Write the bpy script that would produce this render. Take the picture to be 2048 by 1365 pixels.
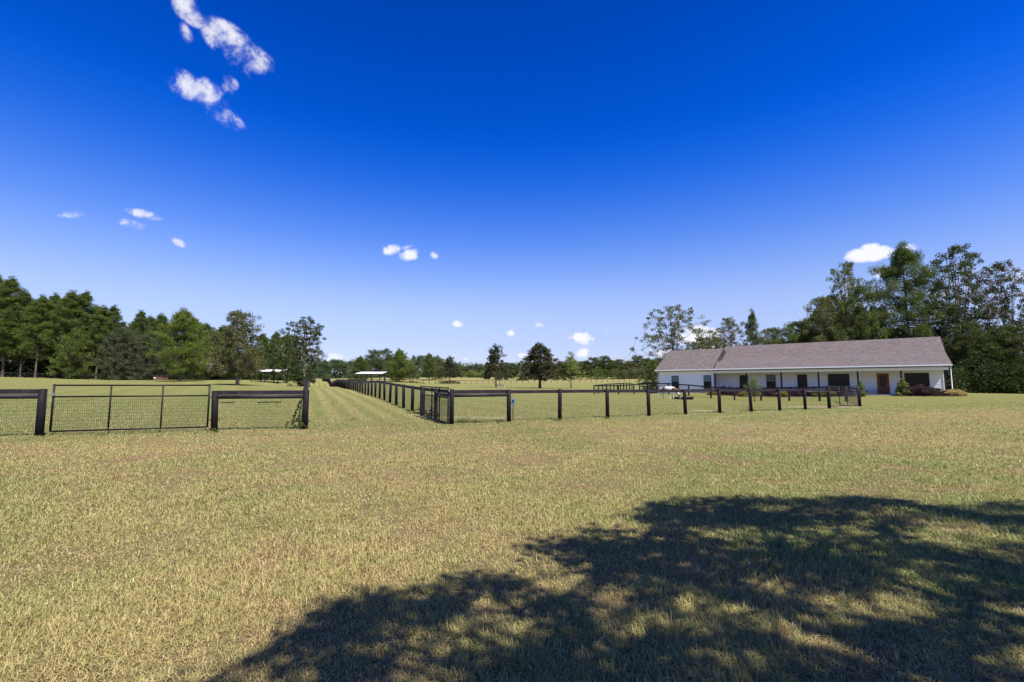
import bpy, bmesh, math, random
import numpy as np
from mathutils import Vector, Matrix, noise
R = math.radians
for o in list(bpy.data.objects): bpy.data.objects.remove(o)
SC = bpy.context.scene
COL = SC.collection

# ------------------------------------------------------------------ camera
CAMZ = 1.5
PITCH = math.atan(88/940)
cam = bpy.data.cameras.new('camera'); camo = bpy.data.objects.new('camera', cam); COL.objects.link(camo)
cam.lens = 16.52; cam.sensor_width = 36; cam.clip_end = 4000; cam.clip_start = 0.05
camo.location = (0, 0, CAMZ); camo.rotation_euler = (math.pi/2 + PITCH, 0, 0)
SC.camera = camo

# ------------------------------------------------------------------ sun and sky
SUN_EL = R(60); SUN_XY = Vector((0.61, -0.793)).normalized()
sun = bpy.data.lights.new('sun', 'SUN'); suno = bpy.data.objects.new('sun', sun); COL.objects.link(suno)
sun.energy = 5.0; sun.angle = R(0.5); sun.color = (1.0, 0.95, 0.87)
SDIR = Vector((SUN_XY.x*math.cos(SUN_EL), SUN_XY.y*math.cos(SUN_EL), math.sin(SUN_EL)))
suno.rotation_euler = SDIR.to_track_quat('Z', 'Y').to_euler(); suno.location = (60, -60, 90)
SC.view_settings.view_transform = 'Standard'; SC.view_settings.look = 'None'
SC.view_settings.exposure = 0.75; SC.view_settings.gamma = 1.0
SC.render.film_transparent = False

def ray(px, py):
    """world direction seen at a photograph pixel (used to place clouds in the sky and things on the land)"""
    x = (px-1024)/940; y = (682.5-py)/940
    c, s = math.cos(PITCH), math.sin(PITCH)
    return Vector((x, c - y*s, s + y*c))

class NT:
    """tiny node-tree writer"""
    def __init__(s, tree): s.t = tree; s.n = tree.nodes; s.l = tree.links
    def new(s, typ, **kw):
        n = s.n.new(typ)
        for k, v in kw.items(): setattr(n, k, v)
        return n
    def put(s, sock, v):
        if v is None: return
        if isinstance(v, bpy.types.NodeSocket): s.l.new(v, sock)
        elif hasattr(sock, 'default_value'):
            if isinstance(v, (tuple, list, Vector)):
                v = tuple(v)
                if sock.type == 'RGBA' and len(v) == 3: v = v+(1,)
            sock.default_value = v
    def math(s, op, a, b=None, c=None, clamp=False):
        n = s.new('ShaderNodeMath', operation=op); n.use_clamp = clamp
        s.put(n.inputs[0], a); s.put(n.inputs[1], b); s.put(n.inputs[2], c); return n.outputs[0]
    def vec(s, op, a, b=None):
        n = s.new('ShaderNodeVectorMath', operation=op); s.put(n.inputs[0], a); s.put(n.inputs[1], b)
        return n.outputs['Value'] if op in ('DOT_PRODUCT', 'LENGTH') else n.outputs[0]
    def noise(s, vec, scale, detail=3, rough=0.55, dist=0.0):
        n = s.new('ShaderNodeTexNoise'); s.put(n.inputs['Vector'], vec); s.put(n.inputs['Scale'], scale)
        s.put(n.inputs['Detail'], detail); s.put(n.inputs['Roughness'], rough); s.put(n.inputs['Distortion'], dist); return n.outputs['Fac']
    def ramp(s, fac, stops, interp='LINEAR'):
        n = s.new('ShaderNodeValToRGB'); n.color_ramp.interpolation = interp
        e = n.color_ramp.elements
        while len(e) < len(stops): e.new(0.5)
        for i, (p, c) in enumerate(stops):
            e[i].position = p; e[i].color = (c if len(c) == 4 else tuple(c)+(1,)) if isinstance(c, (tuple, list)) else (c, c, c, 1)
        s.put(n.inputs[0], fac); return n.outputs[0]
    def mix(s, f, a, b, blend='MIX'):
        n = s.new('ShaderNodeMix', data_type='RGBA', blend_type=blend); s.put(n.inputs[0], f); s.put(n.inputs[6], a); s.put(n.inputs[7], b); return n.outputs[2]
    def smooth(s, v, lo, hi):
        n = s.new('ShaderNodeMapRange', interpolation_type='SMOOTHSTEP'); s.put(n.inputs[0], v); s.put(n.inputs[1], lo); s.put(n.inputs[2], hi); return n.outputs[0]

world = bpy.data.worlds.new('World'); SC.world = world; world.use_nodes = True
w = NT(world.node_tree); w.n.clear()
tc = w.new('ShaderNodeTexCoord'); DIR = tc.outputs['Generated']
sky = w.new('ShaderNodeTexSky', sky_type='NISHITA'); sky.sun_disc = False
sky.sun_elevation = SUN_EL; sky.sun_rotation = math.atan2(SUN_XY.x, SUN_XY.y)
sky.air_density = 1.0; sky.dust_density = 0.4; sky.ozone_density = 2.0
sep = w.new('ShaderNodeSeparateXYZ'); w.put(sep.inputs[0], DIR)
el = w.math('DIVIDE', w.math('ARCSINE', sep.outputs[2]), math.pi/2)      # 0 horizon, 1 zenith
TINT = [(0.0,(.43,.43,.66)),(0.058,(.52,.49,.68)),(0.097,(.65,.58,.715)),(0.135,(.55,.56,.79)),(0.181,(.32,.47,.86)),(0.235,(.115,.35,.91)),(0.283,(.02,.275,.91)),(0.33,(0,.222,.87)),(0.458,(0,.163,.67)),(0.52,(0,.15,.60)),(0.62,(.18,.19,.28)),(0.68,(.24,.23,.21)),(1.0,(.24,.225,.19))]  # upper stops, above the view, are set neutral to warm the shadows
#TINT_BEGIN
#TINT_END
tint = w.ramp(w.math('MAXIMUM', el, 0.0), TINT, 'B_SPLINE')
skyc = w.mix(1.0, sky.outputs[0], tint, 'MULTIPLY')
# small fair-weather clouds: (px, py, half width, half height, tilt deg, strength) -> directions in the sky
CL = [(370,8,27,34,10,.72),(388,36,26,20,-10,.62),(372,66,14,24,20,.36),(466,92,64,38,-25,.92),(512,128,34,38,-50,.78),(372,170,44,30,-10,.95),(412,188,44,32,-30,.95),(455,178,16,12,-40,.5),
      (445,232,48,22,-20,.72),(462,165,18,14,-40,.7),(290,430,36,11,-6,.85),(145,430,30,10,15,.7),(268,450,36,11,-5,.55),(361,487,19,10,-25,.75),
      (782,500,24,13,20,1.0),(818,512,28,15,22,1.15),(867,510,11,9,-30,.85),(812,495,20,6,15,.5),(1736,509,42,18,0,1.5),(1740,498,20,14,0,1.3),(1815,497,20,10,0,.6),(1768,545,22,14,0,.7),
      (916,648,14,8,0,.85),(1019,667,13,9,0,.95),(1080,650,16,8,0,.8),(1165,675,36,13,0,1.15),(1172,685,32,7,0,.75),(1212,663,18,8,-20,.75),
      (1163,706,20,12,0,.95),(1042,711,13,7,0,.75),(932,718,14,9,0,.85),(665,716,34,12,15,.75),(1385,672,60,26,0,1.05),(1322,707,34,16,0,.8),(1435,700,50,16,0,.7),(2050,548,34,22,0,.8)]
cvec = w.vec('ADD', DIR, (0, 0, 0))
total = None
for (px, py, a, b, rot, st) in CL:
    if py > 480: st *= 1.3
    d = ray(px, py); k = 940/ray(px, py).length*0 + 940*1.0
    dn = d.normalized()
    U = dn.cross(Vector((0, 0, 1))).normalized(); V = U.cross(dn).normalized()
    rr = R(rot); U2 = U*math.cos(rr)+V*math.sin(rr); V2 = V*math.cos(rr)-U*math.sin(rr)
    # image stretching away from the centre of a wide lens
    s = (Vector((px-1024, py-682, 940)).length/940)
    ax = a/940/s*1.05; bx = b/940/s*1.05
    sc = Vector((1, 1, 1))
    u = w.vec('DOT_PRODUCT', DIR, U2/ax); v = w.vec('DOT_PRODUCT', DIR, V2/bx)
    fw = w.math('LESS_THAN', w.vec('DOT_PRODUCT', DIR, dn), 0.0)
    r2 = w.math('ADD', w.math('MULTIPLY', u, u), w.math('MULTIPLY', v, v))
    m = w.math('MULTIPLY', w.math('SUBTRACT', 1.0, w.math('ADD', r2, w.math('MULTIPLY', fw, 9.0)), clamp=True), st)
    total = m if total is None else w.math('MAXIMUM', total, m)
cn = w.noise(DIR, 17, 8, 0.64, 0.6); cn2 = w.noise(DIR, 75, 5, 0.6, 0.3)
nn = w.math('ADD', w.math('MULTIPLY', w.math('SUBTRACT', cn, 0.5), 3.6), w.math('MULTIPLY', w.math('SUBTRACT', cn2, 0.5), 1.2))
dens = w.math('ADD', total, w.math('MULTIPLY', nn, w.math('MINIMUM', w.math('MULTIPLY', total, 3.0), 1.0)))
alpha = w.smooth(w.math('SUBTRACT', dens, 0.08), 0.0, 1.5)
alpha = w.math('MULTIPLY', alpha, w.smooth(total, 0.0, 0.35))
ccol = w.mix(w.smooth(dens, 0.3, 1.0), (0.50*4.25, 0.56*4.25, 0.95*4.25, 1), (1.0*4.25, 1.0*4.25, 1.05*4.25, 1))
final = w.mix(w.math('MULTIPLY', alpha, 0.95), skyc, ccol)
bg = w.new('ShaderNodeBackground'); w.put(bg.inputs[0], final); bg.inputs[1].default_value = 0.14
wo = w.new('ShaderNodeOutputWorld'); w.l.new(bg.outputs[0], wo.inputs[0])

# ------------------------------------------------------------------ helpers
def tag(o, label=None, cat=None, group=None, kind=None):
    if label: o['label'] = label
    if cat: o['category'] = cat
    if group: o['group'] = group
    if kind: o['kind'] = kind
    return o
def thing(name, label, cat, loc=(0, 0, 0), rz=0, group=None, scale=(1, 1, 1)):
    o = bpy.data.objects.new(name, None); COL.objects.link(o); o.empty_display_size = 0.2
    o.location = loc; o.rotation_euler = (0, 0, rz); o.scale = scale
    return tag(o, label, cat, group)
def link(name, me, mat=None, parent=None, loc=None):
    o = bpy.data.objects.new(name, me); COL.objects.link(o)
    if mat and not me.materials: me.materials.append(mat)
    if parent: o.parent = parent
    if loc is not None: o.location = loc
    return o
def copy_tree(o, parent=None, label=None, group=None):
    c = o.copy(); COL.objects.link(c)
    if parent: c.parent = parent
    if label: c['label'] = label
    if group: c['group'] = group
    for ch in list(o.children): copy_tree(ch, c)
    return c

class MB:
    """collects boxes, tubes and faces, builds ONE mesh object"""
    def __init__(s): s.v = []; s.f = []; s.sm = []
    def face(s, pts):
        n = len(s.v); s.v += [tuple(p) for p in pts]; s.f.append(tuple(range(n, n+len(pts)))); s.sm.append(False)
    def box(s, x0, x1, y0, y1, z0, z1):
        n = len(s.v)
        s.v += [(x0,y0,z0),(x1,y0,z0),(x1,y1,z0),(x0,y1,z0),(x0,y0,z1),(x1,y0,z1),(x1,y1,z1),(x0,y1,z1)]
        for q in ((0,3,2,1),(4,5,6,7),(0,1,5,4),(1,2,6,5),(2,3,7,6),(3,0,4,7)): s.f.append(tuple(n+i for i in q)); s.sm.append(False)
    def beam(s, a, b, wd, ht, up=(0, 0, 1)):
        a = Vector(a); b = Vector(b); d = (b-a).normalized(); up = Vector(up)
        sd = d.cross(up).normalized()*wd/2; u = sd.cross(d).normalized()*ht/2
        n = len(s.v)
        for p in (a, b):
            for (i, j) in ((-1,-1),(1,-1),(1,1),(-1,1)): s.v.append(tuple(p+sd*i+u*j))
        for q in ((0,1,2,3),(7,6,5,4),(0,4,5,1),(1,5,6,2),(2,6,7,3),(3,7,4,0)): s.f.append(tuple(n+i for i in q)); s.sm.append(False)
    def tube(s, pts, rad, sides=8, cap=True):
        pts = [Vector(p) for p in pts]
        if not isinstance(rad, (list, tuple)): rad = [rad]*len(pts)
        n0 = len(s.v)
        for i, p in enumerate(pts):
            d = (pts[min(i+1, len(pts)-1)]-pts[max(i-1, 0)]).normalized()
            ref = Vector((0, 0, 1)) if abs(d.z) < 0.95 else Vector((1, 0, 0))
            a = d.cross(ref).normalized(); b = d.cross(a)
            for k in range(sides):
                t = 2*math.pi*k/sides; s.v.append(tuple(p + (a*math.cos(t)+b*math.sin(t))*rad[i]))
        for i in range(len(pts)-1):
            for k in range(sides):
                k2 = (k+1) % sides
                s.f.append((n0+i*sides+k, n0+i*sides+k2, n0+(i+1)*sides+k2, n0+(i+1)*sides+k)); s.sm.append(sides > 4)
        if cap:
            s.f.append(tuple(n0+k for k in range(sides))[::-1]); s.sm.append(False)
            s.f.append(tuple(n0+(len(pts)-1)*sides+k for k in range(sides))); s.sm.append(False)
    def mesh(s, name):
        me = bpy.data.meshes.new(name); me.from_pydata(s.v, [], s.f); me.polygons.foreach_set('use_smooth', s.sm)
        bm = bmesh.new(); bm.from_mesh(me); bmesh.ops.recalc_face_normals(bm, faces=bm.faces); bm.to_mesh(me); bm.free()
        return me
    def build(s, name, mat, parent=None, bevel=0.0):
        o = link(name, s.mesh(name), mat, parent)
        if bevel:
            m = o.modifiers.new('bevel', 'BEVEL'); m.width = bevel; m.segments = 2; m.limit_method = 'ANGLE'
        return o

def np_mesh(name, V, F, tint=None, k=4, smooth=False):
    me = bpy.data.meshes.new(name)
    V = np.asarray(V, np.float32); F = np.asarray(F, np.int32)
    me.vertices.add(len(V)); me.vertices.foreach_set('co', V.ravel())
    me.loops.add(F.size); me.loops.foreach_set('vertex_index', F.ravel())
    me.polygons.add(len(F)); me.polygons.foreach_set('loop_start', np.arange(0, F.size, k, dtype=np.int32))
    me.polygons.foreach_set('loop_total', np.full(len(F), k, np.int32))
    if smooth: me.polygons.foreach_set('use_smooth', np.ones(len(F), bool))
    if tint is not None:
        a = me.attributes.new('tint', 'FLOAT', 'POINT'); a.data.foreach_set('value', np.asarray(tint, np.float32))
    me.update(calc_edges=True); me.validate()
    return me

# ------------------------------------------------------------------ materials
def pmat(name, col, rough=0.8, spec=0.3, var=0.0, scale=5.0, bump=0.0, bscale=60, metal=0.0, col2=None):
    m = bpy.data.materials.new(name); m.use_nodes = True; t = NT(m.node_tree)
    b = t.n['Principled BSDF']; b.inputs['Roughness'].default_value = rough; b.inputs['Metallic'].default_value = metal
    b.inputs['Specular IOR Level'].default_value = spec
    tc = t.new('ShaderNodeTexCoord').outputs['Object']
    if var or col2:
        n = t.noise(tc, scale, 5, 0.6)
        c2 = col2 if col2 else tuple(min(1, c*(1+var)) for c in col)
        c1 = col if col2 else tuple(c*(1-var) for c in col)
        t.put(b.inputs['Base Color'], t.mix(t.smooth(n, 0.32, 0.68), c1+(1,), c2+(1,)))
    else: b.inputs['Base Color'].default_value = col+(1,)
    if bump:
        bp = t.new('ShaderNodeBump'); bp.inputs['Strength'].default_value = bump; bp.inputs['Distance'].default_value = 0.02
        t.put(bp.inputs['Height'], t.noise(tc, bscale, 4)); t.l.new(bp.outputs[0], b.inputs['Normal'])
    return m
def wood_mat(name, c1, c2, rough=0.55, spec=0.4):
    m = bpy.data.materials.new(name); m.use_nodes = True; t = NT(m.node_tree); b = t.n['Principled BSDF']
    tc = t.new('ShaderNodeTexCoord').outputs['Object']
    mp = t.new('ShaderNodeMapping'); mp.inputs['Scale'].default_value = (1, 1, 0.08); t.l.new(tc, mp.inputs[0])
    n = t.noise(mp.outputs[0], 40, 5, 0.6); n2 = t.noise(tc, 3, 4, 0.6)
    f = t.math('MULTIPLY', t.smooth(n, 0.3, 0.75), t.smooth(n2, 0.25, 0.75))
    t.put(b.inputs['Base Color'], t.mix(f, c1+(1,), c2+(1,)))
    b.inputs['Roughness'].default_value = rough; b.inputs['Specular IOR Level'].default_value = spec
    bp = t.new('ShaderNodeBump'); bp.inputs['Strength'].default_value = 0.5; bp.inputs['Distance'].default_value = 0.01
    t.put(bp.inputs['Height'], n); t.l.new(bp.outputs[0], b.inputs['Normal'])
    return m
def leaf_mat(name, c1, c2, c3, rough=0.55, trans=0.25):
    """leaf colours: c1 common, c2 lighter, c3 the odd dry or dark leaf"""
    m = bpy.data.materials.new(name); m.use_nodes = True; t = NT(m.node_tree); b = t.n['Principled BSDF']
    at = t.new('ShaderNodeAttribute', attribute_name='tint').outputs['Fac']
    col = t.ramp(at, [(0.0, c3), (0.16, c1), (0.6, c1), (1.0, c2)])
    t.put(b.inputs['Base Color'], col); b.inputs['Roughness'].default_value = rough; b.inputs['Specular IOR Level'].default_value = 0.06 if rough > .7 else 0.12
    tr = t.new('ShaderNodeBsdfTranslucent'); t.put(tr.inputs[0], t.mix(0.5, col, (0.20, 0.26, 0.03, 1)))
    mx = t.new('ShaderNodeMixShader'); mx.inputs[0].default_value = trans
    t.l.new(b.outputs[0], mx.inputs[1]); t.l.new(tr.outputs[0], mx.inputs[2])
    t.l.new(mx.outputs[0], t.n['Material Output'].inputs[0])
    return m
M = {}
M['blackwood'] = wood_mat('black_stained_wood', (0.008, 0.007, 0.009), (0.030, 0.025, 0.031), 0.7, 0.2)
M['blackrail'] = wood_mat('black_stained_rail', (0.012, 0.009, 0.012), (0.055, 0.045, 0.056), 0.6, 0.3)
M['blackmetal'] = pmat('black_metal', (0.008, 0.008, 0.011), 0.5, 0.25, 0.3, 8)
M['wire'] = pmat('dark_wire', (0.035, 0.03, 0.03), 0.5, 0.4)
M['steel'] = pmat('galvanised_steel', (0.45, 0.45, 0.47), 0.4, 0.5, 0.2, 20, metal=0.8)
M['bark'] = pmat('bark', (0.10, 0.075, 0.055), 0.9, 0.15, 0.5, 3, 0.8, 12)
M['bark_pale'] = pmat('bark_pale', (0.26, 0.22, 0.19), 0.9, 0.15, 0.45, 3, 0.8, 12)
M['bark_pine'] = pmat('bark_pine', (0.11, 0.085, 0.07), 0.9, 0.15, 0.5, 2.5, 0.8, 9)
L = {}
L['pine'] = leaf_mat('pine_needles', (0.075, 0.110, 0.028), (0.21, 0.24, 0.060), (0.03, 0.05, 0.018), trans=0.25)
L['pine_bright'] = leaf_mat('bright_pine_needles', (0.105, 0.145, 0.022), (0.22, 0.25, 0.038), (0.06, 0.085, 0.02), trans=0.2)
L['pine_mid'] = leaf_mat('mid_pine_needles', (0.088, 0.122, 0.026), (0.23, 0.255, 0.055), (0.04, 0.06, 0.018), trans=0.25)
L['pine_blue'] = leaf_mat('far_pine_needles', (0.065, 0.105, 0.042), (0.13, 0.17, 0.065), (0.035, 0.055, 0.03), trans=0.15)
L['olive'] = leaf_mat('olive_leaves', (0.10, 0.115, 0.04), (0.21, 0.205, 0.075), (0.11, 0.065, 0.03))
L['green'] = leaf_mat('green_leaves', (0.085, 0.115, 0.026), (0.20, 0.225, 0.055), (0.04, 0.06, 0.02))
L['deep'] = leaf_mat('shade_painted_leaves', (0.022, 0.032, 0.012), (0.055, 0.07, 0.022), (0.04, 0.026, 0.016), 0.8, trans=.1)  # shade at the thicket's foot and inside the wood is put into this colour
L['dark'] = leaf_mat('dark_leaves', (0.042, 0.060, 0.018), (0.095, 0.115, 0.032), (0.06, 0.035, 0.022), 0.45)
L['bronze'] = leaf_mat('bronze_leaves', (0.045, 0.045, 0.025), (0.09, 0.08, 0.045), (0.17, 0.095, 0.07), 0.45)
L['rust'] = leaf_mat('rusty_leaves', (0.105, 0.105, 0.038), (0.18, 0.165, 0.065), (0.17, 0.075, 0.045))
L['cedar'] = leaf_mat('grey_cedar_leaves', (0.07, 0.085, 0.045), (0.115, 0.125, 0.065), (0.09, 0.065, 0.045))
L['purple'] = leaf_mat('purple_leaves', (0.050, 0.016, 0.034), (0.115, 0.045, 0.085), (0.03, 0.012, 0.02))
L['yellow'] = leaf_mat('yellow_leaves', (0.30, 0.25, 0.04), (0.45, 0.36, 0.07), (0.12, 0.15, 0.03))
L['orange'] = leaf_mat('orange_leaves', (0.46, 0.36, 0.13), (0.66, 0.54, 0.26), (0.34, 0.15, 0.07))
L['lime'] = leaf_mat('lime_leaves', (0.17, 0.20, 0.05), (0.30, 0.30, 0.10), (0.08, 0.11, 0.03))

# ------------------------------------------------------------------ terrain
def px_x(px, Y, z=1.0): return (px-1024)/940*(Y*math.cos(PITCH)+(z-CAMZ)*math.sin(PITCH))
CTRL = []
def cp(px, py, Y):
    r = ray(px, py); k = Y/r.y; CTRL.append((r.x*k, Y, CAMZ+r.z*k))
for c in [(0,755,122),(240,761,125),(420,760,130),(600,762,140),(470,771,88),(358,764,100),(530,764,108),(600,773,80),
          (992,776,128),(1142,777,128),(736,766,113),(900,767.5,195),(1290,764.5,200),(650,757,300),(900,754,310),(1250,751,300),
          (645,764.5,171),(662,776,109),(683,776.5,75),(729,789.5,44.8),(750,795,38),(805,817,27),
          (1885,790,44),(1400,786,56),(2048,787,60),(1690,807,37),(1421,797.5,51.3),(1237,789.5,64),(1262,780,88)]: cp(*c)
CTRL += [(-13.8,13.9,0),(-9.7,15.5,0),(-7.1,16.2,0),(-2.3,18,0),(0,0,0),(9,24.5,0),(20.5,30.6,0),(8,9,0),(-8,5,0),(30,20,0.05),(15.8,46,.12),(20,8,0),(-25,8,0.05),
         (-45,45,0.9),(-30,32,0.45),(-22,55,0.95),(0,75,0.35),(0,-30,0),(60,-20,0.1),(-60,-20,0.2),(90,40,0.5),(80,80,0.9),(-200,140,4.5),(-120,40,1.8),(200,150,3),
         (0,420,8.5),(300,400,8.5),(-300,400,8.5),(-500,200,6),(500,200,5),(0,700,8.5),(700,700,8.5),(-700,700,8.5),(0,-400,0),(500,-300,1),(-500,-300,1),(0,1500,8.5)]
CT = np.array(CTRL)
def phi(r): return np.sqrt(r*r+36.0)
_A = phi(np.hypot(CT[:,None,0]-CT[None,:,0], CT[:,None,1]-CT[None,:,1])); n_ = len(CT)
_B = np.zeros((n_+1, n_+1)); _B[:n_,:n_] = _A + np.eye(n_)*-0.02; _B[n_,:n_] = 1; _B[:n_,n_] = 1
_W = np.linalg.solve(_B, np.append(CT[:,2], 0))
def hz_np(X, Y):
    X = np.asarray(X, float); Y = np.asarray(Y, float); out = np.full(X.shape, _W[-1])
    for i in range(n_): out = out + _W[i]*phi(np.hypot(X-CT[i,0], Y-CT[i,1]))
    return np.where(np.hypot(X, Y) > 700, np.minimum(out, 9.5), out)
def hz(x, y): return float(hz_np(np.array([x]), np.array([y]))[0])
def at(px, Y, z=None, py=None):
    """land position seen at photograph column px at distance Y"""
    x = px_x(px, Y, 1.0 if z is None else z)
    return Vector((x, Y, hz(x, Y) if z is None else z))
def ztop(px, py, Y):
    r = ray(px, py); return CAMZ + r.z*Y/r.y

# lawn colours in world coordinates, shared by the ground sheet and the blades
ALLEY_DX = -0.435
def lawn_color(t, P, blade=False):
    s = t.new('ShaderNodeSeparateXYZ'); t.put(s.inputs[0], P); X, Y = s.outputs[0], s.outputs[1]
    big = t.noise(P, 0.11, 3, 0.5); mid = t.noise(P, 0.5, 5, 0.65, 0.5); sm = t.noise(P, 3.2, 4, 0.65); fine = t.noise(P, 22, 3, 0.7); vf = t.noise(P, 130, 2, 0.7)
    # beyond the fences the pasture is greener
    edge = t.math('ADD', t.math('SUBTRACT', Y, t.math('MULTIPLY', X, 0.40)), t.math('MULTIPLY', t.math('SUBTRACT', mid, 0.5), 5.0))
    past = t.smooth(edge, 15.5, 22.0)
    straw = t.mix(t.smooth(sm, 0.3, 0.7), (0.43, 0.325, 0.145, 1), (0.34, 0.27, 0.105, 1))
    grn = t.mix(t.smooth(sm, 0.3, 0.7), (0.185, 0.215, 0.058, 1), (0.25, 0.255, 0.080, 1))
    f = t.math('ADD', t.math('MULTIPLY', big, 0.9), t.math('MULTIPLY', mid, 0.9))
    f = t.math('ADD', f, t.math('MULTIPLY', past, 0.42))
    # greener under the shade tree on the right
    rt = t.math('MULTIPLY', t.smooth(t.math('SUBTRACT', X, t.math('MULTIPLY', Y, 0.30)), -2.0, 4.0), t.math('SUBTRACT', 1.0, t.smooth(Y, 7.0, 14.0)))
    f = t.math('ADD', f, t.math('MULTIPLY', rt, 0.30))
    col = t.mix(t.smooth(f, 0.77, 1.12), straw, grn)
    # reddish thatch patches close by
    red = t.math('MULTIPLY', t.smooth(t.noise(P, 0.8, 6, 0.7, 0.6), 0.50, 0.66), t.math('SUBTRACT', 1.0, t.math('MULTIPLY', past, 0.75)))
    col = t.mix(t.math('MULTIPLY', red, 0.75), col, (0.40, 0.235, 0.135, 1))
    # mowing stripes: along the alley, and across the paddocks
    al = t.math('ADD', X, t.math('MULTIPLY', Y, -ALLEY_DX))
    inal = t.math('MULTIPLY', t.math('MULTIPLY', t.smooth(al, -0.1, 0.5), t.math('SUBTRACT', 1.0, t.smooth(al, 5.0, 5.6))), t.smooth(Y, 17.0, 22.0))
    st = t.smooth(t.math('SINE', t.math('ADD', t.math('MULTIPLY', al, 5.2), t.math('MULTIPLY', mid, 2.5))), -0.6, 0.6)
    col = t.mix(t.math('MULTIPLY', inal, t.math('MULTIPLY', st, 0.58)), col, (0.40, 0.33, 0.14, 1))
    for (xc, yc, rr_, wd_) in ((12.5,13.5,4.2,.22),(12.5,13.5,5.9,.22),(15.5,17.5,7.5,.25),(15.5,17.5,9.3,.25)):
        dd = t.vec('LENGTH', t.vec('SUBTRACT', t.vec('MULTIPLY', P, (1,1,0)), (xc, yc, 0)))
        k_ = t.math('SUBTRACT', 1.0, t.smooth(t.math('ABSOLUTE', t.math('SUBTRACT', t.math('ADD', dd, t.math('MULTIPLY', mid, .5)), rr_+.25)), wd_*.4, wd_*1.4))
        col = t.mix(t.math('MULTIPLY', k_, t.math('MULTIPLY', t.smooth(big, .35, .6), 0.5)), col, (0.46, 0.41, 0.22, 1))
    st2 = t.smooth(t.math('SINE', t.math('ADD', t.math('ADD', t.math('MULTIPLY', Y, 0.9), t.math('MULTIPLY', X, 1.5)), t.math('MULTIPLY', mid, 3.0))), -0.5, 0.6)
    col = t.mix(t.math('MULTIPLY', t.math('MULTIPLY', past, t.math('SUBTRACT', 1.0, inal)), t.math('MULTIPLY', st2, 0.4)), col, (0.31, 0.28, 0.11, 1))
    # tall dry grass far off
    col = t.mix(t.math('MULTIPLY', t.smooth(Y, 188.0, 205.0), 0.55), col, (0.36, 0.30, 0.13, 1))
    col = t.mix(t.smooth(sm, 0.58, 0.85), col, (0.14, 0.165, 0.045, 1))
    return col, fine, vf, past, (X, Y)

gm = bpy.data.materials.new('lawn_ground'); gm.use_nodes = True; t = NT(gm.node_tree); b = t.n['Principled BSDF']
P = t.new('ShaderNodeNewGeometry').outputs['Position']
col, fine, vf, past, (X, Y) = lawn_color(t, P)
col = t.mix(1.0, col, (0.74, 0.74, 0.74, 1), 'MULTIPLY')
near = t.math('SUBTRACT', 1.0, t.smooth(t.vec('LENGTH', P), 5.0, 40.0))
col = t.mix(t.math('MULTIPLY', near, t.math('ADD', 0.35, t.math('MULTIPLY', t.smooth(fine, 0.4, 0.7), 0.5))), col, (0.21, 0.145, 0.085, 1))   # thatch and soil between blades
col = t.mix(t.math('MULTIPLY', t.smooth(vf, 0.5, 0.62), 0.5), col, (0.14, 0.12, 0.045, 1))
col = t.mix(t.math('MULTIPLY', t.smooth(fine, 0.5, 0.75), 0.5), col, t.mix(0.5, col, (0.5, 0.42, 0.2, 1)))
def spot(t, X, Y, x0, y0, rx, ry, soft, P, col, c2, amt):
    dx = t.math('DIVIDE', t.math('SUBTRACT', X, x0), rx); dy = t.math('DIVIDE', t.math('SUBTRACT', Y, y0), ry)
    d = t.math('ADD', t.math('ADD', t.math('MULTIPLY', dx, dx), t.math('MULTIPLY', dy, dy)), t.math('MULTIPLY', t.noise(P, 1.6, 4, 0.7), 1.3))
    return t.mix(t.math('MULTIPLY', t.math('SUBTRACT', 1.0, t.smooth(d, 0.85, 1.6)), amt), col, c2)
for (x0, y0, rx, ry, c2, amt) in [(21.2,32.2,3.4,1.3,(0.50,0.36,0.27,1),.85),(-4.6,25,0.7,3.2,(0.46,0.31,0.22,1),.7),(-8.6,15.5,1.8,.25,(0.36,0.2,0.12,1),.6),
                                  (11.6,27.5,2.2,.8,(0.46,0.38,0.25,1),.5),(-2,21.5,3,1.0,(0.46,0.38,0.25,1),.35)]:
    col = spot(t, X, Y, x0, y0, rx, ry, .3, P, col, c2, amt)
t.put(b.inputs['Base Color'], col); b.inputs['Roughness'].default_value = 0.95; b.inputs['Specular IOR Level'].default_value = 0.1
bp = t.new('ShaderNodeBump'); bp.inputs['Strength'].default_value = 0.9; bp.inputs['Distance'].default_value = 0.05
t.put(bp.inputs['Height'], t.math('ADD', fine, t.math('MULTIPLY', vf, 0.6))); t.l.new(bp.outputs[0], b.inputs['Normal'])

def ground():
    n = 300
    u = np.linspace(-1, 1, n); xs = 4*np.sinh(6.6*u)
    v = np.linspace(-0.72, 1, n); ys = 4*np.sinh(6.6*v)
    XX, YY = np.meshgrid(xs, ys); Z = hz_np(XX, YY)
    V = np.stack([XX, YY, Z], -1).reshape(-1, 3)
    i = np.arange(n*n).reshape(n, n)
    F = np.stack([i[:-1,:-1], i[:-1,1:], i[1:,1:], i[1:,:-1]], -1).reshape(-1, 4)
    o = link('ground', np_mesh('ground', V, F, smooth=True), gm); tag(o, 'mown yellow green pasture and lawn', None, None, 'structure')
ground()

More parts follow.
